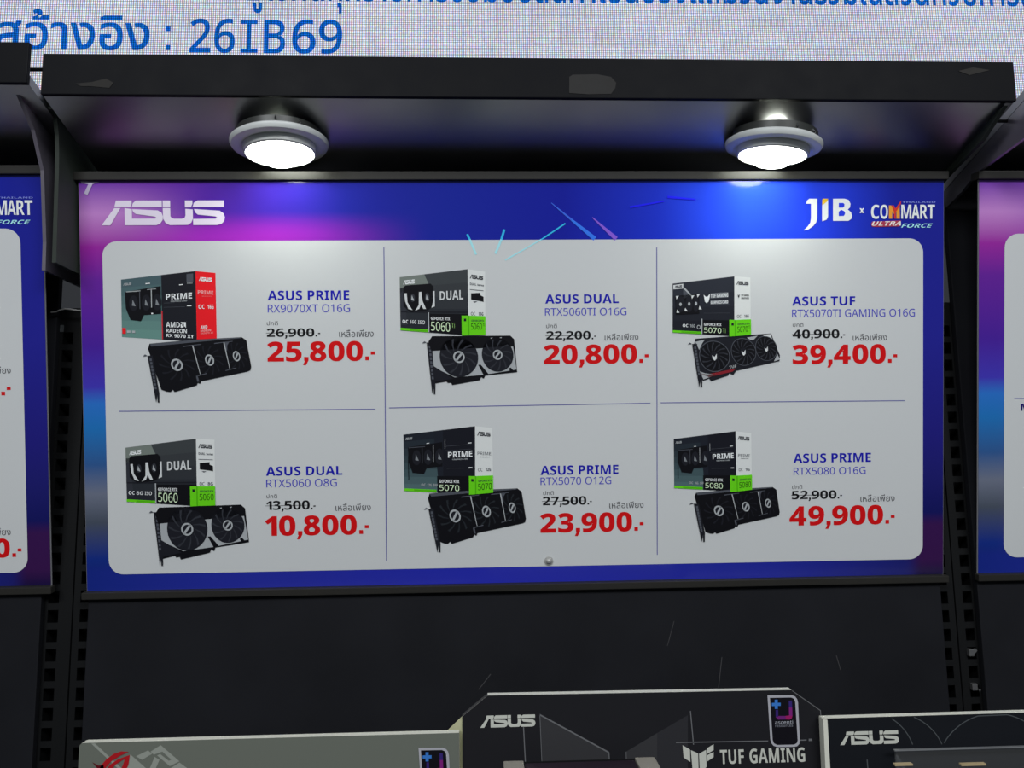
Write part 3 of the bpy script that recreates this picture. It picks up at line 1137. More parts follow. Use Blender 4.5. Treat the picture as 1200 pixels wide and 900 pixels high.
def box_pic(kind, tl, bl, ct, cb, rt, rb, num, mem, label, gx=None, gy=None):
    """front face left, narrow side face right"""
    f = Flat(0.0010)
    F = Pic(f, bil(B0.q([tl, ct, cb, bl])))
    S_ = Pic(f, bil(B0.q([ct, rt, rb, cb])))
    if kind == 'red':
        F.grad(0, 0, 1, 1, (62, 80, 86), (92, 130, 122), 7)
        F.p([(0.54, 0), (1, 0), (1, 1), (0.54, 1)], K1, 1)
        F.r(0.535, 0.56, 0.55, 1.0, ink(180, 40, 50), 2)
        S_.r(0, 0, 1, 1, REDB)
        F.t(wordmark(), 0.03, 0.07, 0.14, 0.11, SIL, 2)
        F.p([(0.05, 0.22), (0.53, 0.17), (0.53, 0.60), (0.30, 0.62), (0.26, 0.72), (0.12, 0.70), (0.06, 0.50)], K0, 2)
        for u in (0.165, 0.335, 0.48):
            F.e(u, 0.42, 0.06, 0.13, K1, 3); F.p([(u - .02, .46), (u - .01, .36), (u + .03, .47), (u + .015, .47)], ink(112, 116, 120), 4)
        F.r(0.245, 0.22, 0.255, 0.52, K3, 4); F.r(0.40, 0.20, 0.412, 0.5, SIL, 4)
        F.r(0.07, 0.215, 0.26, 0.228, SIL, 4); F.r(0.35, 0.205, 0.47, 0.214, SIL, 4)
        F.r(0.33, 0.105, 0.39, 0.12, WH, 4); F.r(0.78, 0.17, 0.83, 0.182, WH, 4); F.r(0.88, 0.48, 0.94, 0.495, WH, 4); F.r(0.40, 0.585, 0.425, 0.605, WH, 4)
        F.r(0.88, 0.03, 0.97, 0.15, K3, 3); F.t('POWER', 0.89, 0.155, 0.96, 0.175, SIL, 4)
        F.r(0.57, 0.50, 0.85, 0.505, K3, 4); F.r(0.57, 0.435, 0.72, 0.44, K3, 4)
        F.t('PRIME', 0.60, 0.30, 0.95, 0.385, WH, 4); F.t('GRAPHICS CARD', 0.66, 0.405, 0.88, 0.425, SIL, 4)
        F.t('AMD', 0.595, 0.725, 0.78, 0.805, WH, 4)
        F.p([(0.79, 0.725), (0.86, 0.725), (0.86, 0.805), (0.835, 0.78), (0.835, 0.75), (0.81, 0.75)], WH, 4)
        F.p([(0.79, 0.765), (0.81, 0.75), (0.81, 0.782), (0.835, 0.782), (0.82, 0.805), (0.79, 0.805)], WH, 4)
        F.t('RADEON', 0.595, 0.825, 0.87, 0.885, WH, 4); F.t('RX 9070 XT', 0.595, 0.905, 0.96, 0.955, WH, 4)
        F.r(0.01, 0.84, 0.055, 0.94, REDB, 3); F.r(0.07, 0.88, 0.12, 0.92, SIL, 3); F.r(0.14, 0.88, 0.18, 0.92, SIL, 3)
        S_.t(wordmark(), 0.16, 0.08, 0.82, 0.135, WH, 2); S_.t('PRIME', 0.1, 0.27, 0.88, 0.325, ink(245, 150, 150), 2)
        S_.t('GRAPHICS', 0.3, 0.345, 0.8, 0.36, ink(230, 100, 100), 2)
        S_.t('OC', 0.12, 0.475, 0.42, 0.535, WH, 2); S_.t('16G', 0.58, 0.475, 0.88, 0.535, WH, 2)
        S_.t('AMD', 0.2, 0.775, 0.55, 0.82, WH, 2); S_.t('RADEON', 0.2, 0.835, 0.72, 0.865, ink(245, 150, 150), 2); S_.t('RX9070 XT', 0.2, 0.875, 0.85, 0.90, ink(240, 120, 120), 2)
        return f.build('box_picture', B0.field, label)
    if kind == 'dual':
        F.grad(0, 0, 1, 1, (58, 62, 64), (30, 32, 38), 5)
        F.p([(0, 0), (0.36, 0), (0.44, 0.22), (0, 0.28)], ink(104, 112, 106), 1)
        F.p([(0, 0.2), (0.06, 0.2), (0.10, 0.9), (0, 0.9)], K2, 1)
        F.t(wordmark(), 0.05, 0.07, 0.22, 0.145, WH, 2)
        F.p([(0.05, 0.20), (0.08, 0.165), (0.45, 0.17), (0.49, 0.22), (0.50, 0.55), (0.40, 0.62), (0.16, 0.66), (0.05, 0.55)], K0, 2)
        F.p([(0.065, 0.31), (0.10, 0.31), (0.11, 0.48), (0.18, 0.62), (0.12, 0.6), (0.075, 0.46)], SIL2, 3)
        F.p([(0.28, 0.30), (0.315, 0.30), (0.33, 0.46), (0.38, 0.6), (0.34, 0.6), (0.305, 0.52), (0.28, 0.6), (0.22, 0.63), (0.275, 0.53)], SIL2, 3)
        F.p([(0.485, 0.30), (0.51, 0.30), (0.51, 0.56), (0.46, 0.58), (0.485, 0.48)], SIL2, 3)
        for u in (0.185, 0.40):
            F.e(u, 0.40, 0.035, 0.075, K2, 4); F.p([(u - .02, .43), (u - .01, .35), (u + .025, .45), (u + .01, .45)], SIL, 5)
        F.t('DUAL', 0.585, 0.31, 0.93, 0.455, SIL2, 3)
        F.r(0, 0.64, 1, 0.66, K1, 2)
        F.t('OC', 0.03, 0.80, 0.115, 0.865, WH, 3); F.t(mem, 0.14, 0.80, 0.235, 0.865, SIL2, 3); F.t('ISO', 0.26, 0.80, 0.36, 0.865, SIL2, 3)
    elif kind == 'prime':
        F.grad(0, 0, 1, 1, (24, 27, 35), (74, 98, 100), 8)
        F.p([(0.55, 0), (1, 0), (1, 1), (0.55, 1)], ink(22, 23, 30), 1); F.p([(0.42, 0.0), (0.55, 0), (0.55, 0.8), (0.48, 0.8)], ink(27, 30, 38), 1)
        F.t(wordmark(), 0.025, 0.06, 0.125, 0.10, SIL, 2)
        F.p([(0.06, 0.23), (0.54, 0.19), (0.54, 0.58), (0.32, 0.6), (0.28, 0.70), (0.12, 0.68), (0.07, 0.5)], K0, 2)
        for u in (0.18, 0.34, 0.50):
            F.e(u, 0.42, 0.06, 0.13, K1, 3); F.p([(u - .02, .46), (u - .01, .36), (u + .03, .47), (u + .015, .47)], ink(112, 116, 120), 4)
        F.r(0.255, 0.24, 0.262, 0.52, K3, 4); F.r(0.41, 0.22, 0.418, 0.5, SIL, 4); F.r(0.07, 0.235, 0.30, 0.245, K3, 4)
        F.r(0.06, 0.38, 0.07, 0.80, K0, 3)
        F.r(0.58, 0.26, 0.95, 0.265, K3, 4); F.r(0.58, 0.33, 0.95, 0.334, K3, 4); F.r(0.6, 0.61, 0.85, 0.614, K3, 4); F.r(0.575, 0.16, 0.582, 0.3, SIL, 4)
        F.r(0.90, 0.235, 0.95, 0.245, WH, 4); F.r(0.32, 0.185, 0.36, 0.195, WH, 4); F.r(0.91, 0.60, 0.96, 0.615, WH, 4)
        F.t('PRIME', 0.62, 0.355, 0.96, 0.445, WH, 4); F.t('GRAPHICS CARD', 0.68, 0.465, 0.90, 0.485, SIL, 4)
        for k, s in enumerate(('OC', mem, 'SFF')):
            F.t(s, 0.24 + 0.085 * k, 0.86, 0.30 + 0.085 * k, 0.905, SIL, 4)
    elif kind == 'tuf':
        F.grad(0, 0, 1, 1, (40, 43, 52), (24, 25, 31), 4)
        F.r(0.01, 0.03, 0.17, 0.12, SIL2, 2); F.t(wordmark(), 0.03, 0.05, 0.15, 0.1, K2, 3)
        F.p([(0.17, 0.12), (0.19, 0.10), (0.32, 0.28), (0.30, 0.29)], SIL, 2); F.p([(0.17, 0.13), (0.31, 0.30), (0.17, 0.32)], K3, 2)
        F.p([(0.04, 0.26), (0.43, 0.24), (0.43, 0.62), (0.05, 0.64)], K0, 2)
        for u, ru in ((0.125, 0.075), (0.265, 0.06), (0.375, 0.045)):
            F.e(u, 0.43, ru, 0.16, K1, 3); F.e(u, 0.43, 0.02, 0.035, SIL, 4)
        for a, b, s in ((0.05, 0.26, 1), (0.30, 0.27, 1), (0.39, 0.25, 1), (0.06, 0.60, -1), (0.19, 0.57, -1), (0.42, 0.54, -1)):
            F.p([(a, b), (a + 0.05, b), (a + 0.01, b + 0.07 * s)], SIL2, 4)
        F.p([(0.50, 0.27), (0.535, 0.31), (0.565, 0.31), (0.60, 0.26), (0.60, 0.31), (0.58, 0.40), (0.55, 0.43), (0.52, 0.40)], WH, 3)
        F.r(0.61, 0.255, 0.90, 0.345, ink(95, 98, 104), 2); F.t('TUF GAMING', 0.615, 0.27, 0.895, 0.335, WH, 3)
        F.r(0.61, 0.385, 0.90, 0.455, ink(95, 98, 104), 2); F.t('GRAPHICS CARD', 0.615, 0.395, 0.895, 0.445, WH, 3)
        F.r(0.5, 0.465, 0.93, 0.47, K3, 3); F.r(0.5, 0.61, 0.93, 0.614, K3, 3)
        F.t('OC', 0.16, 0.82, 0.25, 0.88, WH, 3); F.t(mem, 0.28, 0.82, 0.36, 0.88, SIL, 3); F.ring(0.42, 0.87, 0.03, 0.04, 0.35, SIL, 3)
    # black number block, green strip and wrap
    x_ = 0.42 if kind == 'dual' else 0.465 if kind == 'prime' else 0.475
    vt = 0.68 if kind == 'dual' else 0.735
    F.r(x_, vt, 1.0, 1.0, K0, 3)
    if kind != 'prime':
        F.r(x_ - 0.012, vt - 0.02, x_ + 0.004, 1.0, SIL, 4)
    F.r(0, 0.955, x_ - 0.012, 1.0, GRN, 4); F.r(0.14, 0.965, x_ - 0.02, 0.985, GRN2, 5)
    F.t('GEFORCE RTX', x_ + 0.03, vt + 0.055, x_ + 0.31, vt + 0.105, WH, 5)
    F.t(num[:4], x_ + 0.03, vt + 0.135, x_ + 0.31, 0.965, ink(190, 214, 175), 5, fn=sans)
    if num.endswith('Ti'):
        F.t('Ti', x_ + 0.33, vt + 0.14, x_ + 0.38, vt + 0.22, ink(120, 160, 90), 5, fn=sans)
    S_.r(0, 0, 1, 1, SIDEW)
    a = B0.S(gx, gy)
    # wrap: a green patch over both faces' lower corner
    c1, c2 = B0.S(*cb), B0.S(*rb)
    fl = B0.S(gx, tl[1])
    zc = c1[1]
    f.poly([a, F.fn(1, (gy - ct[1]) / (cb[1] - ct[1])), F.fn(1, 1), (a[0], zc - 0.0004)], GRN, 6)
    gv = (gy - ct[1]) / (cb[1] - ct[1])
    S_.r(0, gv, 1, 1, GRN, 6)
    S_.r(0.0, gv, 0.06, 1, GRN2, 7)
    f.poly([(a[0] + 0.003, a[1] - 0.004), (a[0] + 0.006, a[1] - 0.004), (a[0] + 0.006, a[1] - 0.0075), (a[0] + 0.003, a[1] - 0.0075)], K1, 7)
    S_.t('GEFORCE RTX', 0.18, gv + 0.06, 0.92, gv + 0.09, GRN2 if False else K2, 7)
    S_.t(num[:4], 0.16, gv + 0.115, 0.80 if num.endswith('Ti') else 0.92, gv + 0.21, ink(30, 60, 14), 7, fn=sans)
    if num.endswith('Ti'):
        S_.t('Ti', 0.84, gv + 0.11, 0.95, gv + 0.16, ink(30, 60, 14), 7, fn=sans)
    S_.t(wordmark(), 0.12, 0.075, 0.88, 0.135, K2, 2)
    if kind == 'dual':
        S_.t('DUAL', 0.13, 0.20, 0.48, 0.235, K3, 2); S_.t('Series', 0.55, 0.205, 0.92, 0.235, K3, 2)
        S_.r(0.12, 0.30, 0.90, 0.308, K3, 2)
        S_.p([(0.18, 0.36), (0.72, 0.34), (0.72, 0.38), (0.90, 0.40), (0.90, 0.48), (0.72, 0.47), (0.18, 0.455)], K0, 2); S_.p([(0.28, 0.48), (0.55, 0.48), (0.4, 0.50)], K3, 2)
    elif kind == 'prime':
        S_.t('PRIME', 0.14, 0.375, 0.90, 0.42, K3, 2, fn=sans); S_.t('Graphics Card', 0.3, 0.44, 0.8, 0.455, K3, 2)
    else:
        S_.p([(0.2, 0.29), (0.26, 0.32), (0.33, 0.29), (0.3, 0.34), (0.26, 0.36), (0.22, 0.33)], K0, 2); S_.t('TUF GAMING', 0.42, 0.295, 0.9, 0.325, K1, 2); S_.t('GRAPHICS', 0.42, 0.345, 0.9, 0.375, K2, 2)
    vo = 0.645 if kind != 'prime' else 0.615
    S_.t('OC', 0.16, vo, 0.42, vo + 0.05, K2, 2, fn=sans); S_.t(mem, 0.6, vo, 0.88, vo + 0.05, K3, 2)
    return f.build('box_picture', B0.field, label)


box_pic('red', (142.2, 327.8), (143.3, 395), (229.4, 317.8), (231.1, 400.5), (252.8, 320), (254.4, 398.3), '9070', '16G', 'printed red and black graphics card box')
box_pic('dual', (468.5, 325), (469.5, 387), (548, 315.5), (549, 393), (568.5, 318.5), (569, 392.5), '5060Ti', '16G', 'printed two fan graphics card box, upper row', 541, 370)
box_pic('tuf', (788, 332.5), (788, 389.6), (860.3, 324), (860.3, 394), (879, 325.4), (879.6, 392.4), '5070Ti', '16G', 'printed dark graphics card box with wing emblem', 854, 375)
box_pic('dual', (147.5, 524.5), (149.2, 587.6), (230, 514), (231.3, 592.7), (251.7, 515.4), (253, 592), '5060', '8G', 'printed two fan graphics card box, lower row', 223.4, 569.5)
box_pic('prime', (472.8, 509.4), (474, 575), (556.7, 499.3), (556.9, 579), (577, 501.5), (578, 577), '5070', '12G', 'printed three fan graphics card box, lower row middle', 549.6, 557.6)
box_pic('prime', (789.3, 514.4), (789.8, 571.6), (861.6, 505.3), (863, 575.7), (880, 507.5), (880.8, 573.5), '5080', '16G', 'printed three fan graphics card box, lower row right', 855, 557)

card_prime([(173.8, 407.5), (288.7, 397), (295.7, 434.3), (189.5, 456.5)], (174.3, 416.8), (183.7, 471.7), 'printed black three fan graphics card, upper row left')
card_dual([(501.5, 394), (602, 393.3), (606, 436), (507.5, 446.5)], (501, 401.5), (506.7, 462), 'printed silver and black two fan card, upper row')
card_tuf([(812, 399), (906, 391.2), (913, 423), (821, 444)], (811.5, 403), (819, 454), 'printed black three fan card with rings')
card_dual([(181.8, 594.7), (287, 591), (292.2, 635), (188.8, 651.4)], (181.5, 600), (188, 662.7), 'printed silver and black two fan card, lower row')
card_prime([(501.4, 583), (610.9, 574), (617, 612), (514.6, 634)], (503, 596), (512.7, 647), 'printed black three fan card, lower row middle', True)
card_prime([(813.5, 581.2), (909, 572), (913.8, 603.8), (826.4, 623)], (813.5, 590), (822, 634.8), 'printed black three fan card, lower row right')

# ---------------------------------------------------------------- printed words and prices
TH_LEFT, TH_NORM = 'เหลือเพียง', 'ปกติ'


def words(B, part, g_, xl, yb, xr, yt, m, label=None, strike=False, f=None, done=True):
    a, b, t = B.S(xl, yb), B.S(xr, yb), B.S(xl, yt)
    f = f or Flat(0.0010)
    f.text(g_, a[0], a[1], b[0] - a[0], t[1] - a[1], m)
    if strike:
        zc = a[1] + (t[1] - a[1]) * 0.46
        f.line((a[0] - 0.001, zc), (a[0] + (b[0] - a[0]) * 0.88, zc), 0.0005, m, 1)
    return f.build(part, B.field, label) if done else f


def thcap(s):
    return max(v[1] for v in glyphs('ก')[0])


def offer(name, model, old, new, t, mo, n, o, l, p):
    words(B0, 'product_name', norm(glyphs(bold(name))), *t, BLUE_T, 'bold blue words')
    words(B0, 'model_number', norm(glyphs(sans(model))), *mo, BLUE_M, 'light blue words')
    words(B0, 'normal_price_word', norm(glyphs(TH_NORM), thcap(TH_NORM)), *n, GREY_T)
    words(B0, 'old_price', price(old, False), *o, BLK, 'black struck through price', strike=True)
    words(B0, 'now_only_word', norm(glyphs(TH_LEFT), thcap(TH_LEFT)), *l, GREY_T)
    words(B0, 'sale_price', price(new), *p, RED, 'bold red price')


offer('ASUS PRIME', 'RX9070XT O16G', '26,900.-', '25,800.-', (314, 351.8, 409.5, 340.8), (314, 366.3, 410.4, 357), (313, 381.2, 326, 377.6), (313, 394.8, 375.5, 385), (397.6, 395, 438, 389), (313.5, 423.3, 439.5, 400.3))
offer('ASUS DUAL', 'RTX5060TI O16G', '22,200.-', '20,800.-', (639, 355.8, 725, 345.2), (638.6, 370, 734, 361.2), (640, 384.4, 652.5, 380.8), (640, 398, 698.5, 388.2), (708.5, 399, 748, 393.2), (637, 426.3, 760, 404))
offer('ASUS TUF', 'RTX5070TI GAMING O16G', '40,900.-', '39,400.-', (928, 358.2, 1001.8, 347.6), (927.8, 372, 1071.7, 362.8), (928.7, 383, 941, 379.4), (928.5, 396.6, 990, 386.3), (999, 399.2, 1039, 393.5), (928.3, 426.3, 1051, 404))
offer('ASUS DUAL', 'RTX5060 O8G', '13,500.-', '10,800.-', (312, 557.5, 401.3, 547), (312.3, 571, 395, 561.8), (312.6, 583.8, 325, 580.2), (312.3, 597.5, 370, 587), (393.4, 598.5, 434.8, 592.6), (310.8, 627.5, 432.5, 604.5))
offer('ASUS PRIME', 'RTX5070 O12G', '27,500.-', '23,900.-', (633.4, 556.5, 724.6, 545.8), (633.4, 568.3, 716.2, 559.4), (636.5, 580, 648.8, 576.4), (636, 592, 693.4, 582), (714, 595.5, 754, 590), (633, 623.8, 754, 601.4))
offer('ASUS PRIME', 'RTX5080 O16G', '52,900.-', '49,900.-', (929.5, 542.3, 1020.2, 531.6), (929.7, 556.4, 1014, 547.9), (928, 573, 939.7, 569.3), (927.6, 585, 986.4, 575), (1008, 587.8, 1048, 582), (924.8, 615.4, 1048, 593))

# neighbouring boards
BL = Board(-1.2005, 0.0085, 'left price board cut off by the picture\'s left edge')
WL = [(x + 0.0, z) for x, z in WF]
xe = BL.S(27, 400)[0]; ze0 = BL.S(20, 671)[1]; ze1 = BL.S(15, 268)[1]
board_base(BL, rrect(-xe, ze0, xe, ze1, 0.019))
event_logo(BL)
words(BL, 'now_only_word', norm(glyphs(TH_LEFT), thcap(TH_LEFT)), -27, 438, 13.2, 432.2, GREY_T)
words(BL, 'sale_price', price('33,900.-'), -112, 464.5, 13.3, 443, RED, 'bold red price')
words(BL, 'now_only_word', norm(glyphs(TH_LEFT), thcap(TH_LEFT)), -28, 627.5, 13.2, 621.5, GREY_T)
words(BL, 'sale_price', price('48,900.-'), -98, 654.5, 26, 632.5, RED, 'bold red price')
BR = Board(1.2025, 0.0005, 'right price board cut off by the picture\'s right edge')
xe = BR.S(1176.5, 400)[0]; ze0 = BR.S(1185, 653)[1]; ze1 = BR.S(1190, 274)[1]
board_base(BR, rrect(xe, ze0, -xe, ze1, 0.019))
f = Flat(0.0010)
f.line(BR.S(1188, 467), BR.S(1460, 465), 0.0011, LN)
f.build('grid_lines', BR.field)
words(BR, 'product_name', norm(glyphs(bold('MSI'))), 1195.6, 481.5, 1222, 473, ink(24, 16, 90), 'bold dark blue words')

# ================================================================== SHELF, BOX LIDS, CARDS
SHZ = -0.42
root = thing('gondola_shelf', 'black shelf carrying the three boxes, just below the picture', 'shelf', (0, 0, SHZ))
mb = MB(); mb.bbox(-1.76, 1.76, -0.46, -0.011, -0.03, 0, M_STEEL, 0.002); mb.build('shelf_board', root)
mb = MB(); mb.bbox(-1.76, 1.76, -0.47, -0.46, -0.035, 0.0, M_STEEL, 0.002); mb.build('front_lip', root)
for x in (-1.19, -0.587, 0.58, 1.19):
    mb = MB()
    mb.prism_x([(-0.012, -0.03), (-0.40, -0.03), (-0.012, -0.14)], x - 0.003, x + 0.003, M_STEEL)
    mb.build('shelf_bracket', root)

TCK = 0.009
M_GREYCUT = mat('grey_cut_edge', (60, 60, 60), rough=0.7)


def lid(outline, y, label, front, cut, cat='box', grey=()):
    """upright printed card board with white cut edges, outline in (x, z) world, front plane at y"""
    cx = sum(p[0] for p in outline) / len(outline)
    root = thing('box_lid', label, cat, (cx, y, SHZ))
    o = [(x - cx, z - SHZ) for x, z in outline]
    mb = MB(); mb.prism_y(o, 0.0003, TCK, cut)
    for k in grey:
        mb.m[2 + k] = mb.mi(M_GREYCUT)
    mb.build('card_body', root, 'pale cardboard edge')
    f = Flat(0.0); f.poly(o, front); f.build('printed_front', root)
    return root, cx


class Face:
    """photo pixel -> local coordinates on a box front"""
    def __init__(self, root, cx, y):
        self.root, self.cx, self.y = root, cx, y

    def S(self, px, py):
        q = on_y(px, py, self.y)
        return (q[0] - self.cx, q[1] - SHZ)

    def q(self, pts):
        return [self.S(*p) for p in pts]


# --- grey box lid, left
GY = -0.264
gtop = on_y(93, 871, GY)[1] + 0.0002
gx0, gx1 = on_y(93, 871, GY)[0], on_y(538, 859, GY)[0]
M_GREYBOX = card_ink(92, 96, 88)
outl = [(gx0, SHZ), (gx1, SHZ), (gx1, gtop)] + [(gx0 + 0.004 * (1 - math.sin(a)), gtop - 0.004 * (1 - math.cos(a))) for a in (0.0, 0.5, 1.0, 1.5708)]
root, cx = lid(outl, GY, 'grey box lid with red eye emblem, at the left in front of the back panel', M_GREYBOX, M_WHITECARD)
Fg = Face(root, cx, GY)
LG, LG2 = card_ink(128, 132, 124), card_ink(112, 116, 108)


def gq(pts, s=7.059, ox=90, oy=855):
    return [Fg.S(ox + x / s, oy + y / s) for x, y in pts]


f = Flat(0.0002)
f.poly(gq([(120, 115), (150, 113), (460, 400), (425, 400)]), LG)
f.poly(gq([(400, 318), (445, 205), (575, 318), (640, 400), (370, 400)]), LG, 1)
f.poly(gq([(490, 220), (590, 172), (625, 200), (540, 250)]), LG)
f.poly(gq([(610, 182), (695, 128), (850, 262), (770, 302), (665, 214), (690, 202), (762, 258), (782, 248), (708, 182), (638, 207)]), LG)
f.poly(gq([(600, 330), (645, 225), (685, 250), (650, 330), (640, 400), (590, 400)]), LG)
f.poly(gq([(775, 320), (850, 272), (930, 330), (960, 400), (800, 400)]), LG)
f.build('pale_pattern', root, 'lighter grey printed pattern')
RD, RD2 = card_ink(150, 22, 28), card_ink(84, 14, 22)
f = Flat(0.0006)
f.poly(gq([(205, 292), (250, 240), (310, 198), (370, 178), (430, 183), (360, 215), (290, 258), (235, 318), (205, 360), (185, 330)]), RD)
f.poly(gq([(440, 208), (345, 242), (275, 290), (235, 345), (275, 350), (320, 290), (380, 250), (440, 226)]), RD)
f.poly(gq([(440, 224), (400, 243), (385, 290), (350, 360), (390, 365), (430, 290)]), RD, 1)
f.poly(gq([(130, 268), (180, 295), (225, 290), (225, 330), (175, 322)]), RD2)
f.build('eye_emblem', root, 'red eye shaped emblem')


def sticker(F_, root, sc, ox, oy, pts_off, text=True):
    """black sticker with white rim; picture coordinates of the sticker beside the wing emblem"""
    def T(pts):
        return [F_.S(ox + x / sc, oy + y / sc) for x, y in pts]
    f = Flat(0.0008)
    out = T([(133, 92), (405, 90), (440, 104), (462, 132), (472, 170), (492, 590), (486, 630), (462, 655), (430, 662), (240, 665), (200, 650), (175, 620), (165, 580)])
    f.poly(out, card_ink(150, 150, 156))
    f.poly(T([(160, 118), (395, 114), (425, 128), (440, 160), (468, 590), (458, 620), (430, 636), (240, 640), (205, 622), (190, 585)]), card_ink(15, 14, 20), 1)
    bl = card_ink(50, 105, 175)
    f.poly(T([(212, 138), (245, 138), (245, 172), (278, 172), (278, 206), (246, 206), (246, 240), (213, 240), (212, 208), (180, 208), (180, 174), (212, 172)]), bl, 2)
    f.poly(T([(222, 250), (250, 250), (252, 322), (222, 330)]), card_ink(45, 30, 95), 2)
    f.poly(T([(222, 330), (252, 318), (330, 318), (335, 356), (250, 358)]), card_ink(95, 30, 100), 2)
    f.poly(T([(330, 318), (372, 312), (408, 318), (400, 345), (380, 358), (334, 356)]), card_ink(135, 25, 85), 2)
    f.poly(T([(370, 225), (405, 225), (408, 318), (372, 312)]), card_ink(110, 30, 105), 2)
    f.poly(T([(368, 150), (402, 148), (405, 225), (370, 225)]), card_ink(48, 34, 100), 2)
    if text:
        for s, x0_, y0_, x1_, y1_, c in (('ascenti', 215, 408, 415, 370, (150, 152, 160)), ('resources', 218, 442, 415, 418, (95, 97, 104))):
            a, b, t = T([(x0_, y0_), (x1_, y0_), (x0_, y1_)])
            f.text(norm(glyphs(bold(s) if s == 'resources' else sans(s))), a[0], a[1], b[0] - a[0], t[1] - a[1], card_ink(*c), 2)
    f.build('sticker', root, 'black sticker with white rim and blue plus')


sticker(Fg, root, 9.5, 476.5, 866.5, None)

# --- black chamfered box lid, middle
TY = -0.255
C_ = lambda px, py: on_y(px, py, TY)
a0, a1, a2, a3 = C_(541.5, 840), C_(571.5, 815), C_(927.5, 808.5), C_(961.5, 832)
M_TUF = card_ink(27, 27, 30)
M_CUT = mat('white_cut_edge', (215, 215, 205), rough=0.7)
outl = [(a0[0], SHZ), (a3[0] + 0.001, SHZ), (a3[0], a3[1]), (a2[0], a2[1]), (a1[0], a1[1]), (a0[0], a0[1])]
root, cx = lid(outl, TY, 'black box lid with chamfered corners and wing emblem, in the middle', M_TUF, M_CUT, grey=(2, 4))
Ft = Face(root, cx, TY)
# pale side flap folding back
mb = MB()
p0 = on_y(521, 859, -0.240)
fl = [(a0[0] - cx, 0.002, a0[1] - SHZ), (a0[0] - cx, 0.002, 0), (p0[0] - cx, 0.015, 0), (p0[0] - cx, 0.015, p0[1] - SHZ)]
off = Vector((0.0012, 0.0016, 0))
v = [Vector(p) for p in fl] + [Vector(p) + off for p in fl]
mb.faces([tuple(p) for p in v], [(3, 2, 1, 0), (4, 5, 6, 7), (0, 1, 5, 4), (1, 2, 6, 5), (2, 3, 7, 6), (3, 0, 4, 7)], M_PALECARD)
mb.build('side_flap', root, 'pale yellowish folded side flap')
GR1, GR2, GR3, LT = card_ink(48, 48, 50), card_ink(40, 40, 43), card_ink(92, 93, 95), card_ink(172, 174, 165)
f = Flat(0.0002)
f.poly(Ft.q([(632.3, 837.3), (713, 881.7), (714.5, 900), (714.5, 915), (636, 915), (634.5, 893)]), GR1)
f.line(Ft.S(632.3, 837.3), Ft.S(713.5, 881.7), 0.0014, GR3, 1)
f.line(Ft.S(713.5, 881.7), Ft.S(714.5, 900), 0.0009, GR3, 1)
f.line(Ft.S(632.6, 837.3), Ft.S(635.5, 905), 0.0006, GR3, 1)
f.poly(Ft.q([(733.7, 880.8), (770, 859), (770, 915), (734, 915)]), GR1)
f.poly(Ft.q([(770, 859), (806, 838), (806, 915), (770, 915)]), GR2)
f.line(Ft.S(733.7, 880.8), Ft.S(734.2, 905), 0.0006, GR3, 1)
f.line(Ft.S(613.5, 852), Ft.S(616, 900), 0.0010, GR3)
f.line(Ft.S(792, 870), Ft.S(900, 868.2), 0.0010, GR3, 1)
f.line(Ft.S(930, 867.5), Ft.S(945, 867), 0.0010, GR3, 1)
f.poly(Ft.q([(947.5, 865.5), (951.5, 865.5), (951.5, 868.2), (947.5, 868.2)]), GR3, 1)
f.line(Ft.S(928, 809.3), Ft.S(961, 832.3), 0.0007, GR3, 1)
f.line(Ft.S(961.3, 832.3), Ft.S(961.8, 841), 0.0007, GR3, 1)
f.line(Ft.S(809, 833), Ft.S(812.6, 872.5), 0.0010, GR3, 1)
f.build('printed_pattern', root, 'grey angular printed pattern')
a, b, t = Ft.S(562.8, 852.8), Ft.S(627.5, 850.4), Ft.S(562.8, 838.6)
f = Flat(0.0006); f.text(wordmark(), a[0], a[1], b[0] - a[0], t[1] - a[1], LT); f.build('brand_wordmark', root, 'pale block letter wordmark')
f = Flat(0.0006)


def tq(pts):
    return [Ft.S(790 + x / 7.059, 860 + y / 7.059) for x, y in pts]


for pts in ([(68, 92), (130, 128), (133, 230), (78, 195)], [(137, 133), (197, 160), (202, 330), (150, 280)], [(205, 163), (263, 130), (267, 270), (212, 330)], [(270, 118), (325, 84), (325, 133), (270, 165)], [(270, 176), (325, 148), (325, 190), (275, 225)]):
    f.poly(tq(pts), LT)
f.build('wing_emblem', root, 'pale wing emblem')
f = Flat(0.0006)
for s, x0_, x1_, yb, yt in (('TUF', 844, 872, 895.2, 878.6), ('GAMING', 878.5, 943.5, 894.2, 877.2)):
    a, b, t = Ft.S(x0_, yb), Ft.S(x1_, yb - 1.6 * (x1_ - x0_) / 100), Ft.S(x0_, yt)
    f.text(norm(glyphs(bold(s))), a[0], a[1], b[0] - a[0], t[1] - a[1], LT)
f.build('series_name', root, 'pale condensed capitals')
sticker(Ft, root, 9.48, 885, 805, None)

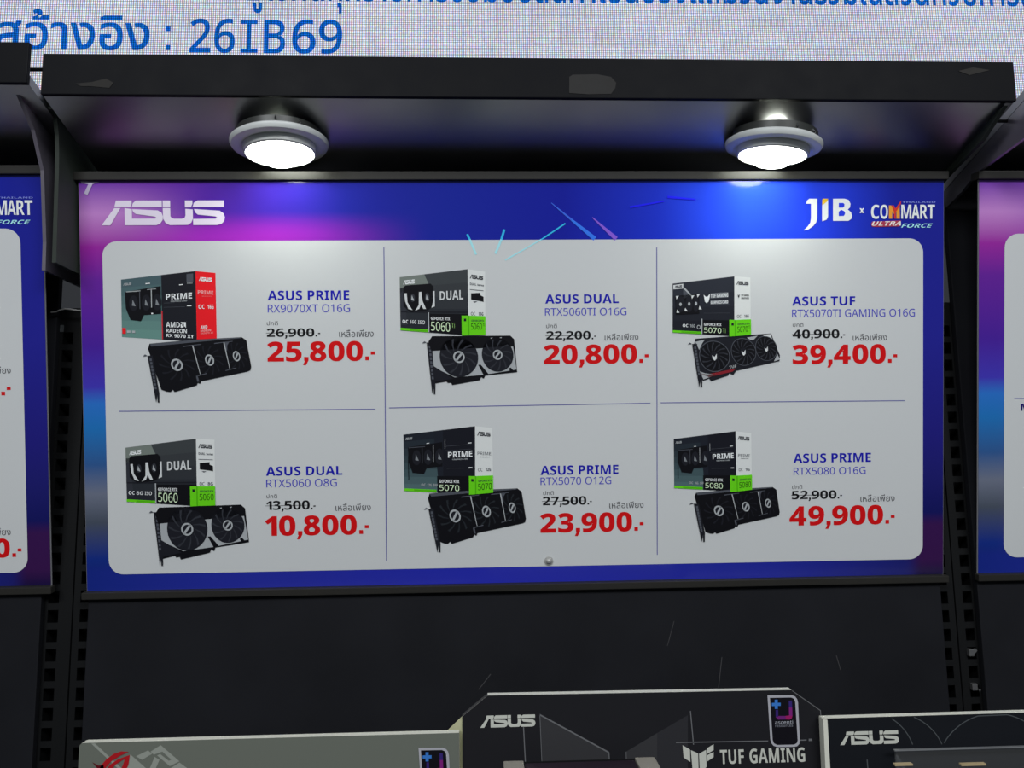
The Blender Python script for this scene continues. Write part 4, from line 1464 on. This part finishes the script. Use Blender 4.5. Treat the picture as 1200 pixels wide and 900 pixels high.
# --- dark box lid, right
RY = -0.268
b0, b1 = on_y(964.5, 842, RY), on_y(1200, 832.5, RY)
M_RBOX = card_ink(20, 22, 26)
outl = [(b0[0], SHZ), (0.74, SHZ), (0.74, b0[1] + 0.0012), (b0[0], b0[1])]
root, cx = lid(outl, RY, 'dark box lid with curved grey lines, at the right behind a clear case', M_RBOX, M_WHITECARD)
Fr = Face(root, cx, RY)
mb = MB()
e = b0[0] - cx
mb.prism_y([(e - 0.0028, 0), (e + 0.0038, 0), (e + 0.0038, b0[1] - SHZ - 0.001), (e - 0.0004, b0[1] - SHZ - 0.0005)], -0.0012, TCK, M_WHITECARD)
mb.build('side_edge', root, 'white rounded side edge')
a, b, t = Fr.S(984.3, 873), Fr.S(1053.4, 870.8), Fr.S(984.3, 857.4)
f = Flat(0.0006); f.text(wordmark(), a[0], a[1], b[0] - a[0], t[1] - a[1], LT); f.build('brand_wordmark', root, 'pale block letter wordmark')
GL = card_ink(66, 70, 72)
for c, r_, a0_, a1_ in (((1013, 893), 60, -68, -20), ((1048, 897), 61, -72, -24), ((1166, 905), 69, -150, -35)):
    pts = []
    for k in range(25):
        an = math.radians(a0_ + (a1_ - a0_) * k / 24)
        p_ = Fr.S(c[0] + r_ * math.cos(an), c[1] + r_ * math.sin(an))
        if p_[1] < b0[1] - SHZ - 0.001:
            pts.append(p_)
    f = Flat(0.0002)
    f.path(pts, 0.0009, GL)
    f.build('curved_line', root, 'thin grey curved line')
f = Flat(0.0002)
f.line(Fr.S(1016, 890), Fr.S(1017, 902), 0.0011, GL)
f.build('straight_line', root, 'short grey line')

# --- graphics card standing in front of the middle box
M_SHROUD = mat('card_shroud', (40, 28, 40), rough=0.35)
M_FOAM = mat('beige_end_cap', (150, 145, 135), rough=0.6)
M_FAN = mat('fan_plastic', (26, 24, 30), rough=0.3)


def graphics_card(x0, x1, y0, zt, zb, label, fans, shroud=None):
    cx = (x0 + x1) / 2
    root = thing('graphics_card', label, 'graphics card', (cx, y0, zb))
    h = zt - zb
    W_ = (x1 - x0) / 2
    mb = MB(); mb.bbox(-W_, W_, 0.004, 0.030, 0, h, shroud or M_SHROUD, 0.003); mb.build('shroud', root)
    mb = MB(); mb.box(-W_, W_, 0.0305, 0.032, 0, h, M_STEEL); mb.build('backplate', root)
    for k in range(fans):
        fx = -W_ + (k + 0.5) * 2 * W_ / fans
        r_ = min(h * 0.46, W_ / fans * 0.94)
        mb = MB()
        mb.lathe([(r_ * 0.92, 0.0), (r_ * 0.94, 0.0025), (r_, 0.0025), (r_, 0.0)], mat('fan_rim', (92, 74, 88), rough=0.3), 40)
        mb.lathe([(0.0001, 0.003), (r_ * 0.26, 0.003), (r_ * 0.3, 0.001)], M_FAN, 32)
        for q_ in range(11):
            an = 2 * math.pi * q_ / 11
            P_ = lambda s, o, z: (r_ * s * math.cos(an + o), r_ * s * math.sin(an + o), z)
            mb.poly([P_(0.28, 0, 0.002), P_(0.62, 0.22, 0.002), P_(0.9, 0.4, 0.002), P_(0.9, 0.82, 0.0005), P_(0.6, 0.62, 0.0005), P_(0.28, 0.4, 0.0005)], M_FAN)
        o = mb.build('fan', root)
        o.location = (fx, 0.0035, h * 0.5)
        o.rotation_euler = (math.pi / 2, 0, 0)
    for s in (-1, 1):
        mb = MB(); mb.bbox(*sorted((s * (W_ + 0.0004), s * (W_ + 0.020))), 0.0, 0.034, 0, h + 0.0007, M_FOAM, 0.002); mb.build('end_cap', root, 'beige end cap')
    return root


z_ = on_y(600, 893.0, -0.288)[1]
graphics_card(on_y(616, 893, -0.32)[0], on_y(751, 893, -0.32)[0], -0.32, z_, SHZ, 'dark graphics card with beige end caps in front of the middle box', 3)

# --- clear case with a card inside, in front of the right box
AY0, AY1 = -0.345, -0.278
M_ACR = mat('clear_acrylic', (175, 178, 178), rough=0.08, spec=0.4, alpha=0.05)
zt = on_y(1048, 879.3, AY1)[1]
xl = on_y(1048, 879.3, AY1)[0]
root = thing('acrylic_case', 'clear acrylic case at the lower right corner, in front of the dark box', 'case', (xl, AY1, SHZ))
h = zt - SHZ
Lc = 0.30
mb = MB()
mb.box(0.0, Lc, -0.0025, 0, 0, h, M_ACR)
mb.build('rear_pane', root)
mb = MB()
mb.prism_x([(-0.064, 0), (-0.0035, 0), (-0.0035, h - 0.003), (-0.064, h - 0.045)], -0.001, 0.0015, M_ACR)
mb.build('side_pane', root)
mb = MB()
mb.box(0.0, Lc, -0.067, -0.0645, 0, h - 0.047, M_ACR)
mb.build('front_pane', root)
mb = MB()
M_ACRE = mat('acrylic_lit_edge', (120, 122, 124), rough=0.3)
mb.box(-0.001, Lc, -0.0027, 0.0002, h, h + 0.0012, M_ACRE)
mb.build('top_edge', root, 'bright polished edge')

gx = on_y(1050, 897, -0.31)
root = graphics_card(xl + 0.006, xl + 0.26, -0.335, zt - 0.020, SHZ, 'dark graphics card inside the clear case at the right', 3, mat('card_shroud_grey', (52, 49, 50), rough=0.4))
M_GOLD = mat('gold_strip', (185, 165, 125), rough=0.35)
zc = on_y(1060, 897, -0.336)
for (p0_, p1_) in ((1050, 1071), (1128, 1157)):
    q0, q1 = on_y(p0_, 897.5, -0.336), on_y(p1_, 897.5, -0.336)
    mb = MB()
    hx = root.location.x
    mb.box(q0[0] - hx, q1[0] - hx, 0.0005, 0.0045, q0[1] - SHZ - 0.0008, q0[1] - SHZ + 0.0008, M_GOLD)
    mb.build('gold_strip', root, 'pale gold strip')
